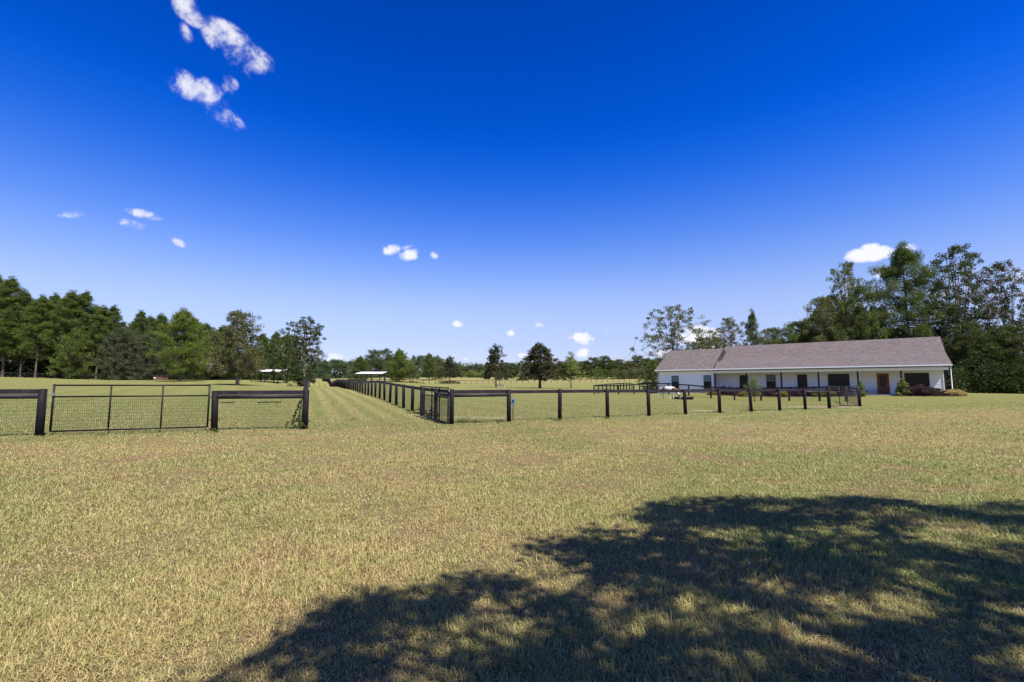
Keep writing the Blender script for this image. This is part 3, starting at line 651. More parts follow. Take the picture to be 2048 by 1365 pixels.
# ------------------------------------------------------------------ fences
def post_mesh(r, h, name='post', sides=14, chamfer=.02):
    m = MB(); m.tube([(0,0,-.3),(0,0,h-chamfer),(0,0,h)], [r*1.04, r, r-chamfer], sides); return m.mesh(name)
def fence(name, label, posts, r=.085, H=1.3, board=True, brace=(), wire=True, vstep=.0508, wr=.0018, hstep=.1016, per_span=True, skip=(), side=1, big=(), two_board=False):
    """posts: list of (x, y).  side: +1 the board lies on the left of the running direction"""
    root = thing(name, label, 'fence', (posts[0][0], posts[0][1], hz(*posts[0])))
    o0 = Vector((posts[0][0], posts[0][1], hz(*posts[0])))
    pm = post_mesh(r, H+.02); pb = post_mesh(r*1.15, H+.05)
    rnd = random.Random(len(posts)*7+int(posts[0][0]*10))
    P = [Vector((x, y, hz(x, y))) for x, y in posts]
    for i, p in enumerate(P):
        me = pb if i in big else pm
        po = bpy.data.objects.new('post', me); COL.objects.link(po); po.parent = root; po.location = p-o0
        if not me.materials: me.materials.append(M['blackwood'])
        po.rotation_euler = (rnd.gauss(0, .012), rnd.gauss(0, .012), rnd.uniform(0, 6)); po.scale = (1, 1, rnd.uniform(.985, 1.02))
    wm = MB(); allb = MB(); zb = H-.07
    for i in range(len(P)-1):
        if i in skip: continue
        a, b_ = P[i]-o0, P[i+1]-o0; d = (b_-a).normalized(); nrm = Vector((-d.y, d.x, 0)).normalized()*side
        off = nrm*(r+.012)
        if board:
            m = MB() if per_span else allb
            e = d*(.0 if True else 0)
            m.beam(a+off+Vector((0,0,zb+rnd.uniform(-.008,.008))), b_+off+Vector((0,0,zb+rnd.uniform(-.008,.008))), .036, .138)
            if two_board: m.beam(a+off+Vector((0,0,zb-.5)), b_+off+Vector((0,0,zb-.5)), .036, .138)
            if per_span: m.build('top_rail', M['blackrail'], root)
        if i in brace:
            m = MB(); m.tube([a+Vector((0,0,H-.21)), b_+Vector((0,0,H-.21))], .065, 12); m.build('round_rail', M['blackrail'], root)
        if wire:
            L_ = (b_-a).length; n = max(2, int(L_/vstep)); z0, z1 = .03, H-.14
            for k in range(1, n):
                q = a.lerp(b_, k/n)+nrm*(r+.002); wm.tube([q+Vector((0,0,z0)), q+Vector((0,0,z1))], wr, 3, False)
            z = z0
            while z < z1+.01:
                wm.tube([a+nrm*(r+.002)+Vector((0,0,z)), b_+nrm*(r+.002)+Vector((0,0,z))], wr, 3, False); z += hstep
    if board and not per_span: allb.build('top_rail', M['blackrail'], root)
    if wire: wm.build('wire_mesh', M['wire'], root)
    return root
def along(a, b_, step=None, n=None):
    a = Vector(a); b_ = Vector(b_); n = n or max(1, round((b_-a).length/step)); return [tuple(a.lerp(b_, i/n)) for i in range(n+1)]
def gpt(px, py):
    r = ray(px, py); k = -CAMZ/r.z; return (r.x*k, r.y*k)
GP0 = gpt(78, 873); GP1 = gpt(428, 862); CO = gpt(609, 858); CR = gpt(903, 849)
# near left pieces
dl = (Vector(GP0)-Vector(GP1)).normalized()
LP = [tuple(Vector(GP0)+dl*k) for k in (0, 3.0, 5.6)]
fence('fence', 'black board and wire fence leaving the left edge beside the wide field gate', LP, r=.10, H=1.37, brace=(0,), wr=.0022, side=-1, big=())
fs = fence('fence', 'short black fence panel carrying two hook racks, right of the wide field gate', [GP1, CO], r=.098, H=1.31, brace=(0,), wr=.0020, side=1)
# alley lines
def alley(start, dist, step=2.45):
    u = Vector((ALLEY_DX, 1)).normalized(); n = int(dist/step); return [tuple(Vector(start)+u*step*i) for i in range(n+1)]
AL = alley(Vector(CO)+Vector((ALLEY_DX,1)).normalized()*2.45, 136)
AR = alley(CR, 167)
fence('fence', 'long black fence line seen almost end on, left side of the mown alley', AL, r=.085, H=1.3, vstep=.10, hstep=.2, wr=.0025, per_span=False, side=1)
fence('fence', 'long black fence line dipping into the distance, right side of the mown alley', AR, r=.085, H=1.3, brace=(0,), vstep=.0762, wr=.0022, per_span=False, side=-1)
# front of the paddock
fd = Vector((20.6, 30.6)); cr = Vector(CR)
def on_line(px, a, b_):
    k = (px-1024)/940*math.cos(PITCH); d = b_-a; s = (k*a.y-a.x)/(d.x-k*d.y); return tuple(a+d*s)
FP = [CR]+[on_line(px, cr, fd) for px in (1018,1119,1214,1296.5,1369,1437.5,1500,1557,1608,1656)]
fence('fence', 'black post and board fence along the front of the horse paddock', FP[1:], r=.085, H=1.28, brace=(8,), wr=.0015, side=1, big=(9,))
fence('fence', 'first paddock front panel, with a round rail under its board, right of the open gate', [CR, FP[1]], r=.088, H=1.30, brace=(0,), wr=.0017, side=1)
GE = on_line(1717, cr, fd)
BC = Vector(gpt(1694, 806.5)); BE = Vector((at(1187, 69).x, 69))
bp_ = [GE]+[on_line(px, BC, BE) for px in (1690,1637.5,1577,1521,1468,1421,1377,1337,1301.5,1267.6,1237,1213,1188)]
fence('fence', 'black fence along the back of the horse paddock in front of the house', bp_, r=.085, H=1.28, vstep=.0762, wr=.0018, per_span=False, side=1, big=(0,))
fence('fence', 'black fence running back behind the horse paddock left of the house', along(bp_[-1], (at(1264, 92).x, 92), 2.45), r=.08, H=1.3, vstep=.1, wr=.002, per_span=False)
fence('fence', 'short two board black fence beside the left corner of the house', along((at(1279, 74).x, 74), (at(1330, 69).x, 69), 1.9), r=.08, H=1.35, vstep=.15, wr=.002, per_span=False, two_board=True)
ARe = AR[-1]
fence('fence', 'thin far fence crossing the pasture in front of the tall dry grass', along(ARe, (at(1010, 196).x, 196), 2.45)+along((at(1010, 196).x, 196), (at(1325, 205).x, 205), 2.45)[1:], r=.09, H=1.35, vstep=.3, wr=.004, hstep=.3, per_span=False)
fence('fence', 'black fence along the edge of the left wood', along((at(-60, 121).x, 121), (at(250, 126).x, 126), 2.9)+along((at(250, 126).x, 126), AL[-1], 2.9)[1:], r=.09, H=1.32, vstep=.2, wr=.006, hstep=.2, per_span=False)

# ------------------------------------------------------------------ gates
def gate(label, a, b_, z0, z1, zm, n_bars, flip=False, wr=.0032):
    """pipe gate from a to b (xy), bottom/top/mid heights, verticals at fractions"""
    root = thing('gate', label, 'gate', (a[0], a[1], hz(*a))); o = Vector((a[0], a[1], hz(*a)))
    A = Vector((0, 0, 0)); B = Vector((b_[0], b_[1], hz(*b_)))-o; d = (B-A)
    def P(f, z): return A+d*f+Vector((0, 0, z))
    for f in n_bars:
        m = MB(); m.tube([P(f, z0), P(f, z1+(.04 if f in (0, 1) else 0))], .029 if f in (0, 1) else .024, 10); m.build('upright', M['blackmetal'], root)
    for z in (z0, zm, z1):
        m = MB(); m.tube([P(0, z), P(1, z)], .025, 10); m.build('crossbar', M['blackmetal'], root)
    wm = MB(); n = int(d.length/.0508)
    for k in range(1, n): wm.tube([P(k/n, z0), P(k/n, zm)], wr, 3, False)
    z = z0+.1
    while z < zm-.03: wm.tube([P(0, z), P(1, z)], wr, 3, False); z += .1016
    wm.build('wire_mesh', M['wire'], root)
    return root, P
g0 = Vector(GP0).lerp(Vector(GP1), .055); g1 = Vector(GP0).lerp(Vector(GP1), .955)
root, P_ = gate('wide black pipe gate with wire mesh, closed between two thick posts on the left', tuple(g0), tuple(g1), .13, 1.49, 1.15, (0, .345, .68, 1))
m = MB(); m.tube([P_(-.055, 1.24), P_(.012, 1.24)], .012, 8); m.box(P_(0,1.2).x-.03, P_(0,1.2).x+.05, P_(0,1.2).y-.05, P_(0,1.2).y-.02, 1.17, 1.27); m.build('latch', M['steel'], root)
m = MB(); m.tube([P_(0, 1.06), P_(-.02, .98), P_(-.055, .93), P_(-.075, .92)], .006, 6); m.build('chain', M['steel'], root)
for z in (1.09, .36):
    m = MB(); m.tube([P_(1, z), P_(1.09, z+.01)], .011, 8); m.tube([P_(1, z-.04), P_(1, z+.04)], .028, 10); m.build('hinge', M['blackmetal'], root)
ag = gpt(896, 850); av = Vector(ag)+Vector((ALLEY_DX-.035, 1)).normalized()*4.2
root, P_ = gate('narrow looking black pipe gate swung open against the alley fence by the paddock corner', ag, tuple(av), .06, 1.38, 1.02, (0, .28, .55, 1))
m = MB(); m.tube([P_(0, 1.3), P_(-.03, 1.26)], .02, 8); m.build('latch', M['steel'], root)
root, P_ = gate('black pipe gate closing the far right corner of the paddock front', tuple(Vector(FP[-1]).lerp(Vector(GE), .03)), tuple(Vector(FP[-1]).lerp(Vector(GE), .97)), .12, 1.38, 1.06, (0, .33, .60, 1))

# hook racks hung on the near panel
def rack(px0, px1, hooks, label):
    a = Vector(GP1); b_ = Vector(CO); p0 = Vector(on_line(px0, a, b_)); p1 = Vector(on_line(px1, a, b_)); zz = .92
    root = thing('hook_rack', label, 'rack', (p0.x, p0.y, hz(p0.x, p0.y)+zz), 0); d = Vector((p1.x-p0.x, p1.y-p0.y, 0)); nn = Vector((d.y, -d.x, 0)).normalized()*.13
    m = MB(); m.beam(nn, d+nn, .012, .03); m.build('bar', M['blackmetal'], root)
    for (f, up) in hooks:
        m = MB(); q = d*f+nn; m.tube([q, q+nn*.3+Vector((0,0,.03*(1 if up>0 else -1))), q+nn*.35+Vector((0, 0, up))], .006, 6); m.build('hook', M['blackmetal'], root)
rack(447, 473, [(.0,.03),(.08,.05),(.5,-.06),(.95,.07)], 'short black hook rack hung on the wire near the gate post')
rack(518, 566, [(.0,.05),(.12,-.07),(.22,.1),(.4,.04),(.5,-.08),(.62,.1),(.78,.05),(.88,-.08),(.99,.1)], 'longer black hook rack with many prongs hung on the wire near the corner post')

# blue topped yard hydrant behind the second paddock post
p = at(1026, 20.6)
root = thing('yard_hydrant', 'black yard hydrant with blue head beside the second paddock post', 'hydrant', p)
m = MB(); m.tube([(0,0,-.1),(0,0,.66)], .019, 8); m.build('pipe', M['blackmetal'], root)
blue = pmat('blue_paint', (.02, .16, .55), .4, .5)
m = MB(); m.box(-.05,.05,-.05,.05,.66,.86); m.tube([(-.05,0,.74),(-.13,0,.70)], .022, 8); m.tube([(0,0,.86),(.0,0,.9)], .03, 8); m.build('head', blue, root, .01)
m = MB(); m.box(-.04,.06,-.07,-.05,.77,.82); m.build('handle', M['blackmetal'], root)

# weeds at the fence feet
W = [((CO[0]-.28, CO[1]+.12), .5, .5, 'green', 'leafy weeds and vine climbing the corner post of the left panel'),
     (gpt(862, 837), .62, .5, 'dark', 'dark weeds growing through the open alley gate'), (gpt(840, 831), .6, .32, 'green', 'weed clump at the far end of the open alley gate'),
     (gpt(925, 846), .4, .18, 'green', 'low dark weeds just right of the paddock corner post'), (gpt(952, 846), .3, .14, 'green', 'low weeds under the first paddock panel'),
     (gpt(1000, 845), .35, .14, 'green', 'low weeds left of the second paddock post'), (gpt(1437, 826), .3, .18, 'green', 'grass tuft at the foot of the seventh paddock post'), (gpt(1501, 823), .3, .25, 'green', 'bright weed tuft at the foot of a paddock post below the young yard tree'),
     (gpt(1117, 842), .25, .12, 'green', 'small weeds at the foot of the third paddock post'), (gpt(428, 865), .22, .16, 'green', 'weeds at the foot of the gate hinge post'), (gpt(392, 868), .12, .05, 'dark', 'small dark weed in front of the wide gate'),
     (gpt(205, 871), .12, .06, 'dark', 'small green weed below the middle of the wide gate'), (gpt(1214, 838), .22, .12, 'green', 'small weeds at the foot of the fourth paddock post')]
for (xy, rr, hh, lf, lab) in W:
    tr, crn, H0, R0 = TREE['weed']
    o = thing('weed_clump', lab, 'weeds', (xy[0], xy[1], hz(*xy)), random.random()*6, None, (rr/R0, rr/R0*.6, hh/H0)); c = bpy.data.objects.new('foliage', crn); COL.objects.link(c); c.parent = o
    if not c.data.materials: c.data.materials.append(L[lf])
    c.material_slots[0].link = 'OBJECT'; c.material_slots[0].material = L[lf]
# vine strand up the corner post
V_ = []
for i in range(22):
    f = i/21; V_.append((CO[0]-.12-.28*(1-f)**.8+.02*math.sin(i), CO[1]-.08, hz(*CO)+.15+.85*f))
rg = np.random.default_rng(8); Vv, Ff, Tt = leaves_np(rg, np.array(V_), .05, 12, .05, .7)
tag(link('vine', np_mesh('vine', Vv, Ff, Tt), L['dark']), 'thin dark vine strand hanging on the wire beside the left corner post', 'vine')

# ------------------------------------------------------------------ run-in sheds
white_metal = pmat('white_roof_metal', (.72, .68, .66), .4, .4, .06, 2)
def shed(label, px0, px1, Y, z_roof_px, flip=1, npost=(0, .5, 1)):
    a = at(px0, Y); b_ = at(px1, Y); cx = (a.x+b_.x)/2; gz = hz(cx, Y); W_ = b_.x-a.x; D_ = 4.2
    zt = ztop((px0+px1)/2, z_roof_px, Y)-gz
    root = thing('run_in_shed', label, 'shed', (cx, Y, gz))
    m = MB(); h = W_/2; n = 26   # ribbed roof: high at the back
    m.face([(-h,-.3,zt-.35),(h,-.3,zt-.35),(h-.25,D_+.3,zt+.25),(-h+.25,D_+.3,zt+.25)]); m.face([(-h,-.3,zt-.43),(-h+.25,D_+.3,zt+.17),(h-.25,D_+.3,zt+.17),(h,-.3,zt-.43)])
    for k in range(n+1):
        x = -h+.03+(2*h-.06)*k/n; m.beam((x,-.3,zt-.335),(x*.96,D_+.3,zt+.265), .03, .03)
    m.build('roof', white_metal, root)
    m = MB(); m.beam((-h,-.28,zt-.47),(h,-.28,zt-.47),.05,.14); m.beam((-h+.1,D_+.2,zt+.03),(h-.1,D_+.2,zt+.03),.05,.2)
    for k in (-1, 1): m.beam((k*(h-.15),-.28,zt-.47),(k*(h-.15),D_+.2,zt+.03),.05,.14)
    m.build('beam', M['blackwood'], root)
    for f in npost:
        for y in (0.1, D_):
            pm_ = MB(); x = -h+.35+(2*h-.7)*f; pm_.beam((x,y,-.3),(x,y,zt-.45+(.5 if y > 1 else 0)), .16, .16, (0,1,0)); pm_.build('post', M['blackwood'], root)
    return root
shed('white roofed open shed in the left field between the brownish tree and the oak', 498, 558, 106, 740.5, npost=(0, .5, 1))
shed('white roofed open shed beyond the right alley fence before the bushy pines', 709, 765, 113, 745, npost=(.38, .93))
# little brick outbuilding glimpsed behind the bright pine
brick = pmat('brick_wall', (.17, .085, .06), .9, .2, .3, 8); whitep = pmat('white_paint', (.75, .75, .76), .5, .4, .03, 5)
p = at(313, 116)
root = thing('brick_outbuilding', 'low brick outbuilding with white trim glimpsed behind the bright pine', 'outbuilding', p)
m = MB(); m.box(-1.0, 1.2, 0, 2, -.3, .95); m.build('wall', brick, root)
m = MB(); m.box(-1.1, 1.3, -.1, 2.1, .95, 1.03); m.build('roof', pmat('dark_roof', (.06,.055,.055), .8), root)
m = MB(); m.box(-.8, -.4, -.06, -.01, .4, .75); m.build('window', whitep, root)
# low dark brush along fence near the far shed
for (px, Y, wp, ty, lab) in [(790,168,50,760,'low dark brush under the bushy pine at the far fence'),(822,171,34,762,'low dark brush beside the feathery shrub at the far fence'),(899,192,34,760,'dark low brush under the bronze bush')]:
    tree('bushy', px, ty, Y, wp, 'dark', lab, None, 'bush', cat='bush')

# ------------------------------------------------------------------ house
HA = -math.atan2(.616, .788); EL = Vector((18.14, 58.84)); hu = Vector((.788, -.616)); hv = Vector((.616, .788))
FL = .57
house = thing('house', 'long white single storey house with grey shingle roof and full front porch', 'house', (EL.x, EL.y, 0), HA)
def sof(px, y):
    k = (px-1024)/940*math.cos(PITCH); return (k*(EL.y+hv.y*y)-EL.x-hv.x*y)/(hu.x-k*hu.y)
# shingles
sh = bpy.data.materials.new('roof_shingles'); sh.use_nodes = True; t = NT(sh.node_tree); b = t.n['Principled BSDF']
tcn = t.new('ShaderNodeTexCoord').outputs['Object']
bk = t.new('ShaderNodeTexBrick'); sx = t.new('ShaderNodeSeparateXYZ'); t.put(sx.inputs[0], tcn); cb = t.new('ShaderNodeCombineXYZ')
t.put(cb.inputs[0], sx.outputs[0]); t.put(cb.inputs[1], t.math('MULTIPLY', sx.outputs[1], 1.08)); t.l.new(cb.outputs[0], bk.inputs['Vector'])
bk.inputs['Scale'].default_value = 1.0; bk.inputs['Brick Width'].default_value = .33; bk.inputs['Row Height'].default_value = .14; bk.inputs['Mortar Size'].default_value = .006
bk.inputs['Color1'].default_value = (.122, .102, .100, 1); bk.inputs['Color2'].default_value = (.182, .152, .150, 1); bk.inputs['Mortar'].default_value = (.08, .062, .065, 1)
nz = t.noise(tcn, 4.5, 5, .7); nz2 = t.noise(tcn, 60, 2, .7)
c = t.mix(t.smooth(nz, .35, .7), bk.outputs[0], t.mix(1.0, bk.outputs[0], (.78, .76, .80, 1), 'MULTIPLY')); c = t.mix(t.math('MULTIPLY', nz2, .5), c, t.mix(1.0, c, (.7, .7, .7, 1), 'MULTIPLY'))
t.put(b.inputs['Base Color'], c); b.inputs['Roughness'].default_value = .9; b.inputs['Specular IOR Level'].default_value = .2
bp = t.new('ShaderNodeBump'); bp.inputs['Strength'].default_value = .6; bp.inputs['Distance'].default_value = .02; t.put(bp.inputs['Height'], bk.outputs['Fac']); bp.invert = True; t.l.new(bp.outputs[0], b.inputs['Normal'])
siding = pmat('white_siding', (.88, .86, .82), .55, .35, .02, 2); trim = pmat('white_trim', (.82, .82, .83), .45, .4)
darkfr = pmat('dark_window_frame', (.012, .010, .013), .4, .4); brown = pmat('dark_brown_post', (.030, .012, .014), .5, .4)
glass = pmat('dark_glass', (.006, .007, .008), .12, .22); blind = pmat('window_blind', (.17, .23, .24), .35, .2, .1, 10)
def prism(profile, x0, x1, name, mat):
    m = MB(); a = [(x0, y, z) for y, z in profile]; b_ = [(x1, y, z) for y, z in profile]; n = len(profile)
    m.face(a); m.face(b_[::-1])
    for i in range(n): j = (i+1) % n; m.face([a[i], b_[i], b_[j], a[j]])
    return m.build(name, mat, house)
ZE = 3.36
ro = prism([(0, ZE), (4.8, 4.72), (8.4, 6.54), (17.6, 2.9), (17.6, 2.75), (8.4, 6.38), (4.8, 4.56), (0, ZE-.14)], 6.1, 27.1, 'roof', sh); ro['label'] = 'main roof with a flatter lower slope over the porch'
ro = prism([(.004, ZE+.004), (5.5, 6.1), (11.0, 3.36), (11.0, 3.22), (5.5, 5.94), (.004, ZE-.136)], -.3, 6.6, 'roof', sh); ro['label'] = 'steeper roof of the left wing'
dkr = pmat('dark_rake_edge', (.03,.022,.026), .7, .2)
prism([(.01, ZE+.012), (5.5, 6.115), (5.5, 5.90), (.01, ZE-.15)], 6.602, 6.64, 'rake_board', dkr)
prism([(.01, ZE+.012), (4.8, 4.735), (8.4, 6.555), (8.4, 6.35), (4.8, 4.52), (.01, ZE-.15)], 27.102, 27.13, 'rake_board', dkr)
# walls: gables and sides as prisms, fronts with lapped boards
prism([(2.56, FL-.5), (2.56, 3.9), (4.8, 4.50), (8.4, 6.30), (17.0, 3.0), (17.0, FL-.5)], 6.5, 26.60, 'wall', siding)
prism([(.46, FL-.5), (.46, 3.40), (5.5, 5.86), (10.5, 3.4), (10.5, FL-.5)], .12, 6.45, 'wall', siding)
prism([(2.6, 4.0), (5.5, 5.92), (9.5, 4.1), (9.5, 3.6), (2.6, 3.6)], 6.452, 6.58, 'gable_panel', pmat('dark_gable_panel', (.05,.04,.045), .7))  # thin dark panel covering the wing's gable face above the main roof
def lap(x0, x1, y, z0, z1, name='siding', step=.17):
    m = MB(); z = z0
    while z < z1:
        zt = min(z+step, z1); m.face([(x0, y-.034, z), (x1, y-.034, z), (x1, y-.004, zt), (x0, y-.004, zt)]); m.face([(x0, y-.004, z), (x1, y-.004, z), (x1, y-.034, z), (x0, y-.034, z)]); z += step
    return m.build(name, siding, house)
lap(6.6, 26.58, 2.54, FL+.01, 3.02); lap(.14, 6.43, .44, FL-.25, 3.12)
m = MB(); m.box(26.58, 26.68, 2.47, 2.60, FL, 3.02); m.box(.06, .16, .38, .50, FL-.3, 3.12); m.box(6.42, 6.52, .38, .50, FL-.3, 3.12); m.box(6.50,6.56,.5,2.5,FL,3.0); m.build('corner_board', trim, house)
# gutters, soffit, porch beam, slab
m = MB(); m.box(-.3, 27.1, -.10, -.005, ZE-.13, ZE-.01); m.build('gutter', trim, house, .01)
soff = pmat('cream_soffit', (.72, .66, .52), .6, .3)
m = MB(); m.box(6.55, 26.9, .0, .28, ZE-.26, ZE-.22); m.box(-.28, 6.5, .02, .46, 3.13, 3.16); m.build('soffit', soff, house)
m = MB(); m.box(6.55, 26.9, .46, 2.5, 3.03, 3.07); m.build('porch_ceiling', soff, house)
m = MB(); m.box(6.55, 26.86, .28, .46, 2.86, 3.12); m.build('porch_beam', trim, house, .006)
m = MB(); m.box(6.52, 26.7, .15, 2.56, .0, FL); m.build('porch_slab', pmat('concrete_slab', (.33, .33, .35), .85, .2, .15, 3), house)
for x in (sof(1431, .37), sof(1494, .37), sof(1563.5, .37), sof(1638, .37), sof(1717, .37), sof(1804, .37), sof(1892, .37)):
    m = MB(); m.box(x-.075, x+.075, .295, .445, FL, 2.86); m.box(x-.10, x+.10, .27, .47, FL, FL+.12); m.build('porch_post', brown, house, .006)
def spout(x, y0=-.05, y1=.3):
    m = MB(); m.tube([(x, y0, ZE-.1), (x, y0+.02, ZE-.25), (x, y1, ZE-.45), (x, y1, .55), (x, y1-.12, .42)], .042, 8); m.build('downspout', trim, house)
spout(-.05, -.05, .36); spout(sof(1427, .3), -.05, .33); spout(26.98, -.05, .30)
def window(px0, px1, y, zb, zt, cols=2, rows=2, kind='single', blinds=False):
    x0, x1 = sof(px0, y), sof(px1, y); f = MB(); w_ = .065; yy = y-.075; zm = (zb+zt)/2
    f.box(x0, x0+w_, yy, y-.02, zb, zt); f.box(x1-w_, x1, yy, y-.02, zb, zt); f.box(x0+w_, x1-w_, yy, y-.02, zt-w_, zt); f.box(x0+w_, x1-w_, yy, y-.02, zb, zb+w_); f.box(x0+w_, x1-w_, yy+.004, y-.02, zm-.03, zm+.03)
    fr = f.build('window', darkfr, house, .004)
    xs = [(x0+w_, x1-w_)] if kind == 'single' else [(x0+w_, (x0+x1)/2-.05), ((x0+x1)/2+.05, x1-w_)]
    if kind != 'single':
        k = MB(); k.box((x0+x1)/2-.05, (x0+x1)/2+.05, yy-.002, y-.02, zb+w_, zt-w_); k.build('mullion', darkfr, fr)
    for (a, b_) in xs:
        g = MB(); g.box(a, b_, yy+.03, yy+.036, zm+.03, zt-w_); g.build('upper_pane', blind if blinds else glass, fr)  # upper pane takes the blind colour where a blind hangs
        g = MB(); g.box(a, b_, yy+.03, yy+.036, zb+w_, zm-.03); g.build('lower_pane', glass, fr)
        bars = MB()
        for i in range(1, cols): x = a+(b_-a)*i/cols; bars.box(x-.012, x+.012, yy+.018, yy+.029, zm+.03, zt-w_)
        for j in range(1, rows): z = zm+.03+(zt-w_-zm-.03)*j/rows; bars.box(a, b_, yy+.016, yy+.028, z-.012, z+.012)
        bars.build('glazing_bars', darkfr, fr)
    s_ = MB(); s_.box(x0-.05, x1+.05, yy-.03, y-.02, zb-.06, zb-.003); s_.build('sill', trim if blinds is None else darkfr, fr)
    return fr
window(1344, 1358, .44, 1.12, 2.63, blinds=True); window(1408, 1423, .44, 1.12, 2.64, blinds=True)
window(1480, 1497, 2.54, 1.1, 2.65); window(1533.5, 1552, 2.54, 1.1, 2.65, blinds=True); window(1595.5, 1615, 2.54, 1.1, 2.65)
window(1657, 1700, 2.54, 1.38, 2.66, kind='d'); window(1810.5, 1860, 2.54, 1.06, 2.66, kind='d')
# wooden front door
x0, x1 = sof(1755, 2.54), sof(1779, 2.54); woodd = wood_mat('orange_brown_door', (.17, .045, .008), (.31, .095, .015), .4)
m = MB(); m.box(x0, x0+.10, 2.46, 2.53, FL, 2.66); m.box(x1-.10, x1, 2.46, 2.53, FL, 2.66); m.box(x0+.10, x1-.10, 2.46, 2.53, 2.56, 2.66); m.build('door_frame', woodd, house)
m = MB(); a, b_ = x0+.10, x1-.10; m.box(a, a+.11, 2.485, 2.53, FL+.02, 2.56); m.box(b_-.11, b_, 2.485, 2.53, FL+.02, 2.56); m.box(a+.11, b_-.11, 2.485, 2.53, 2.43, 2.56); m.box(a+.11, b_-.11, 2.485, 2.53, FL+.02, FL+.22); m.box(a+.11, b_-.11, 2.485, 2.53, FL+.66, FL+.82); m.box(a+.11, b_-.11, 2.505, 2.53, FL+.22, FL+.66)
door = m.build('door', woodd, house, .004)
m = MB(); m.box(a+.11, b_-.11, 2.505, 2.515, FL+.82, 2.43); m.build('door_glass', glass, door)
m = MB()
for i in (1, 2): x = a+.11+(b_-a-.22)*i/3; m.box(x-.012, x+.012, 2.492, 2.504, FL+.82, 2.43)
for j in (1, 2): z = FL+.82+(2.43-FL-.82)*j/3; m.box(a+.11, b_-.11, 2.494, 2.503, z-.012, z+.012)
m.build('glazing_bars', woodd, door)
m = MB(); m.tube([(b_-.06, 2.48, FL+.95), (b_-.06, 2.43, FL+.95)], .025, 8); m.build('handle', M['steel'], door)
def hp(px, y, z=None):
    s = sof(px, y); q = EL+hu*s+hv*y; return Vector((q.x, q.y, (hz(q.x, q.y) if z is None else z)))
# planting bed mulch
m = MB()
mulch = pmat('pine_straw_mulch', (.16, .095, .06), .95, .1, .4, 6, .6, 30)
def bed(x0, x1, ya, yb, label):
    V, F = [], []; n = 40
    for i in range(n+1):
        x = x0+(x1-x0)*i/n
        for k, y in enumerate((ya+.12*math.sin(i*1.3), yb)):
            q = EL+hu*x+hv*y; V.append((q.x, q.y, hz(q.x, q.y)+.03))
    for i in range(n): F.append((2*i, 2*i+2, 2*i+3, 2*i+1))
    o = link('planting_bed', np_mesh('planting_bed', V, F), mulch); tag(o, label, 'planting bed', None, 'structure')
bed(sof(1424, -.6), sof(1706, -.6), -1.15, .14, 'pine straw bed under the shrubs along the porch'); bed(sof(1794, -.6), sof(1925, -.6), -1.3, .14, 'pine straw bed at the right end of the porch')
def shrub(kind, px, y, wd, ht, lf, lab, group=None, name='shrub'):
    tr, crn, H0, R0 = TREE[kind]; p = hp(px, y)
    o = thing(name, lab, 'shrub', p, random.random()*6, group, (wd/2/R0, wd/2/R0, ht/H0))
    for nm, me, mt in (('stems', tr, M['bark']), ('foliage', crn, L[lf])):
        c = bpy.data.objects.new(nm, me); COL.objects.link(c); c.parent = o
        if not me.materials: me.materials.append(mt)
        c.material_slots[0].link = 'OBJECT'; c.material_slots[0].material = mt
random.seed(6)
for px in list(range(1446, 1478, 14))+list(range(1508, 1556, 14))+list(range(1580, 1632, 15))+list(range(1662, 1704, 15)):
    shrub('shrub', px, -.3, 1.25, .88+random.random()*.15, 'purple', 'rounded purple leaved shrub in the row before the porch, seen through the paddock fence', 'purple shrubs before the porch')
for i, px in enumerate((1426, 1488, 1564, 1642, 1655)):
    shrub('shrub', px, -.75, 1.3, .75, 'yellow', ['yellow shrub at the left end of the porch bed', 'yellow shrub in the porch row below the first dark window', 'yellow shrub in the porch row left of the middle of the house', 'yellow shrub in the porch row below the wide window', 'yellow shrub beside another yellow one, nearer the paddock gate'][i])
shrub('shrub', 1836, -.35, 1.9, 1.05, 'purple', 'large purple shrub below the big right window'); shrub('shrub', 1866, -.45, 1.7, .78, 'purple', 'lower purple shrub between the big purple one and the orange one')
shrub('shrub', 1901, -.5, 1.3, .62, 'orange', 'orange yellow shrub at the right corner of the house'); shrub('shrub', 1917, -.2, 1.1, .55, 'orange', 'small orange yellow shrub farthest right past the corner of the house')
shrub('spiky', 1806, -.35, 1.25, 1.65, 'lime', 'tall yellow green shrub in front of a porch post'); shrub('spiky', 1722, -1.2, .9, 1.55, 'lime', 'variegated leggy shrub behind the paddock gate post')
# young tree in the yard
tree('small', 1508, 750, 43.5, 25, 'lime', 'young thin yellow green tree in the yard before the house', None, 'young_tree')
# pot with purple plant, bench
terra = pmat('dark_red_pot', (.10, .035, .035), .4, .5)
p = hp(1797, .2); root = thing('plant_pot', 'dark red glazed pot with a purple plant beside the porch step', 'pot', (p.x, p.y, FL-.05))
m = MB(); m.tube([(0,0,0),(0,0,.1),(0,0,.35),(0,0,.5),(0,0,.54)], [.17,.2,.27,.26,.29], 16); m.build('pot', terra, root)
rg = np.random.default_rng(3); Vv, Ff, Tt = leaves_np(rg, rg.normal(0, .12, (12, 3))+np.array([0, 0, .66]), .15, 40, .07, .5); link('plant', np_mesh('pot_plant', Vv, Ff, Tt), L['purple'], root)
grey = pmat('grey_bench', (.22, .23, .26), .6, .3)
s = sof(1741, 1.9); q = EL+hu*s+hv*1.9; root = thing('bench', 'low grey bench on the porch left of the wooden door', 'bench', (q.x, q.y, FL), HA)
m = MB(); m.box(-.6,.6,-.2,.2,.40,.45); m.build('seat', grey, root, .005)
for x in (-.5, .5):
    for y in (-.15, .15): m = MB(); m.box(x-.03, x+.03, y-.03, y+.03, 0, .40); m.build('leg', grey, root)
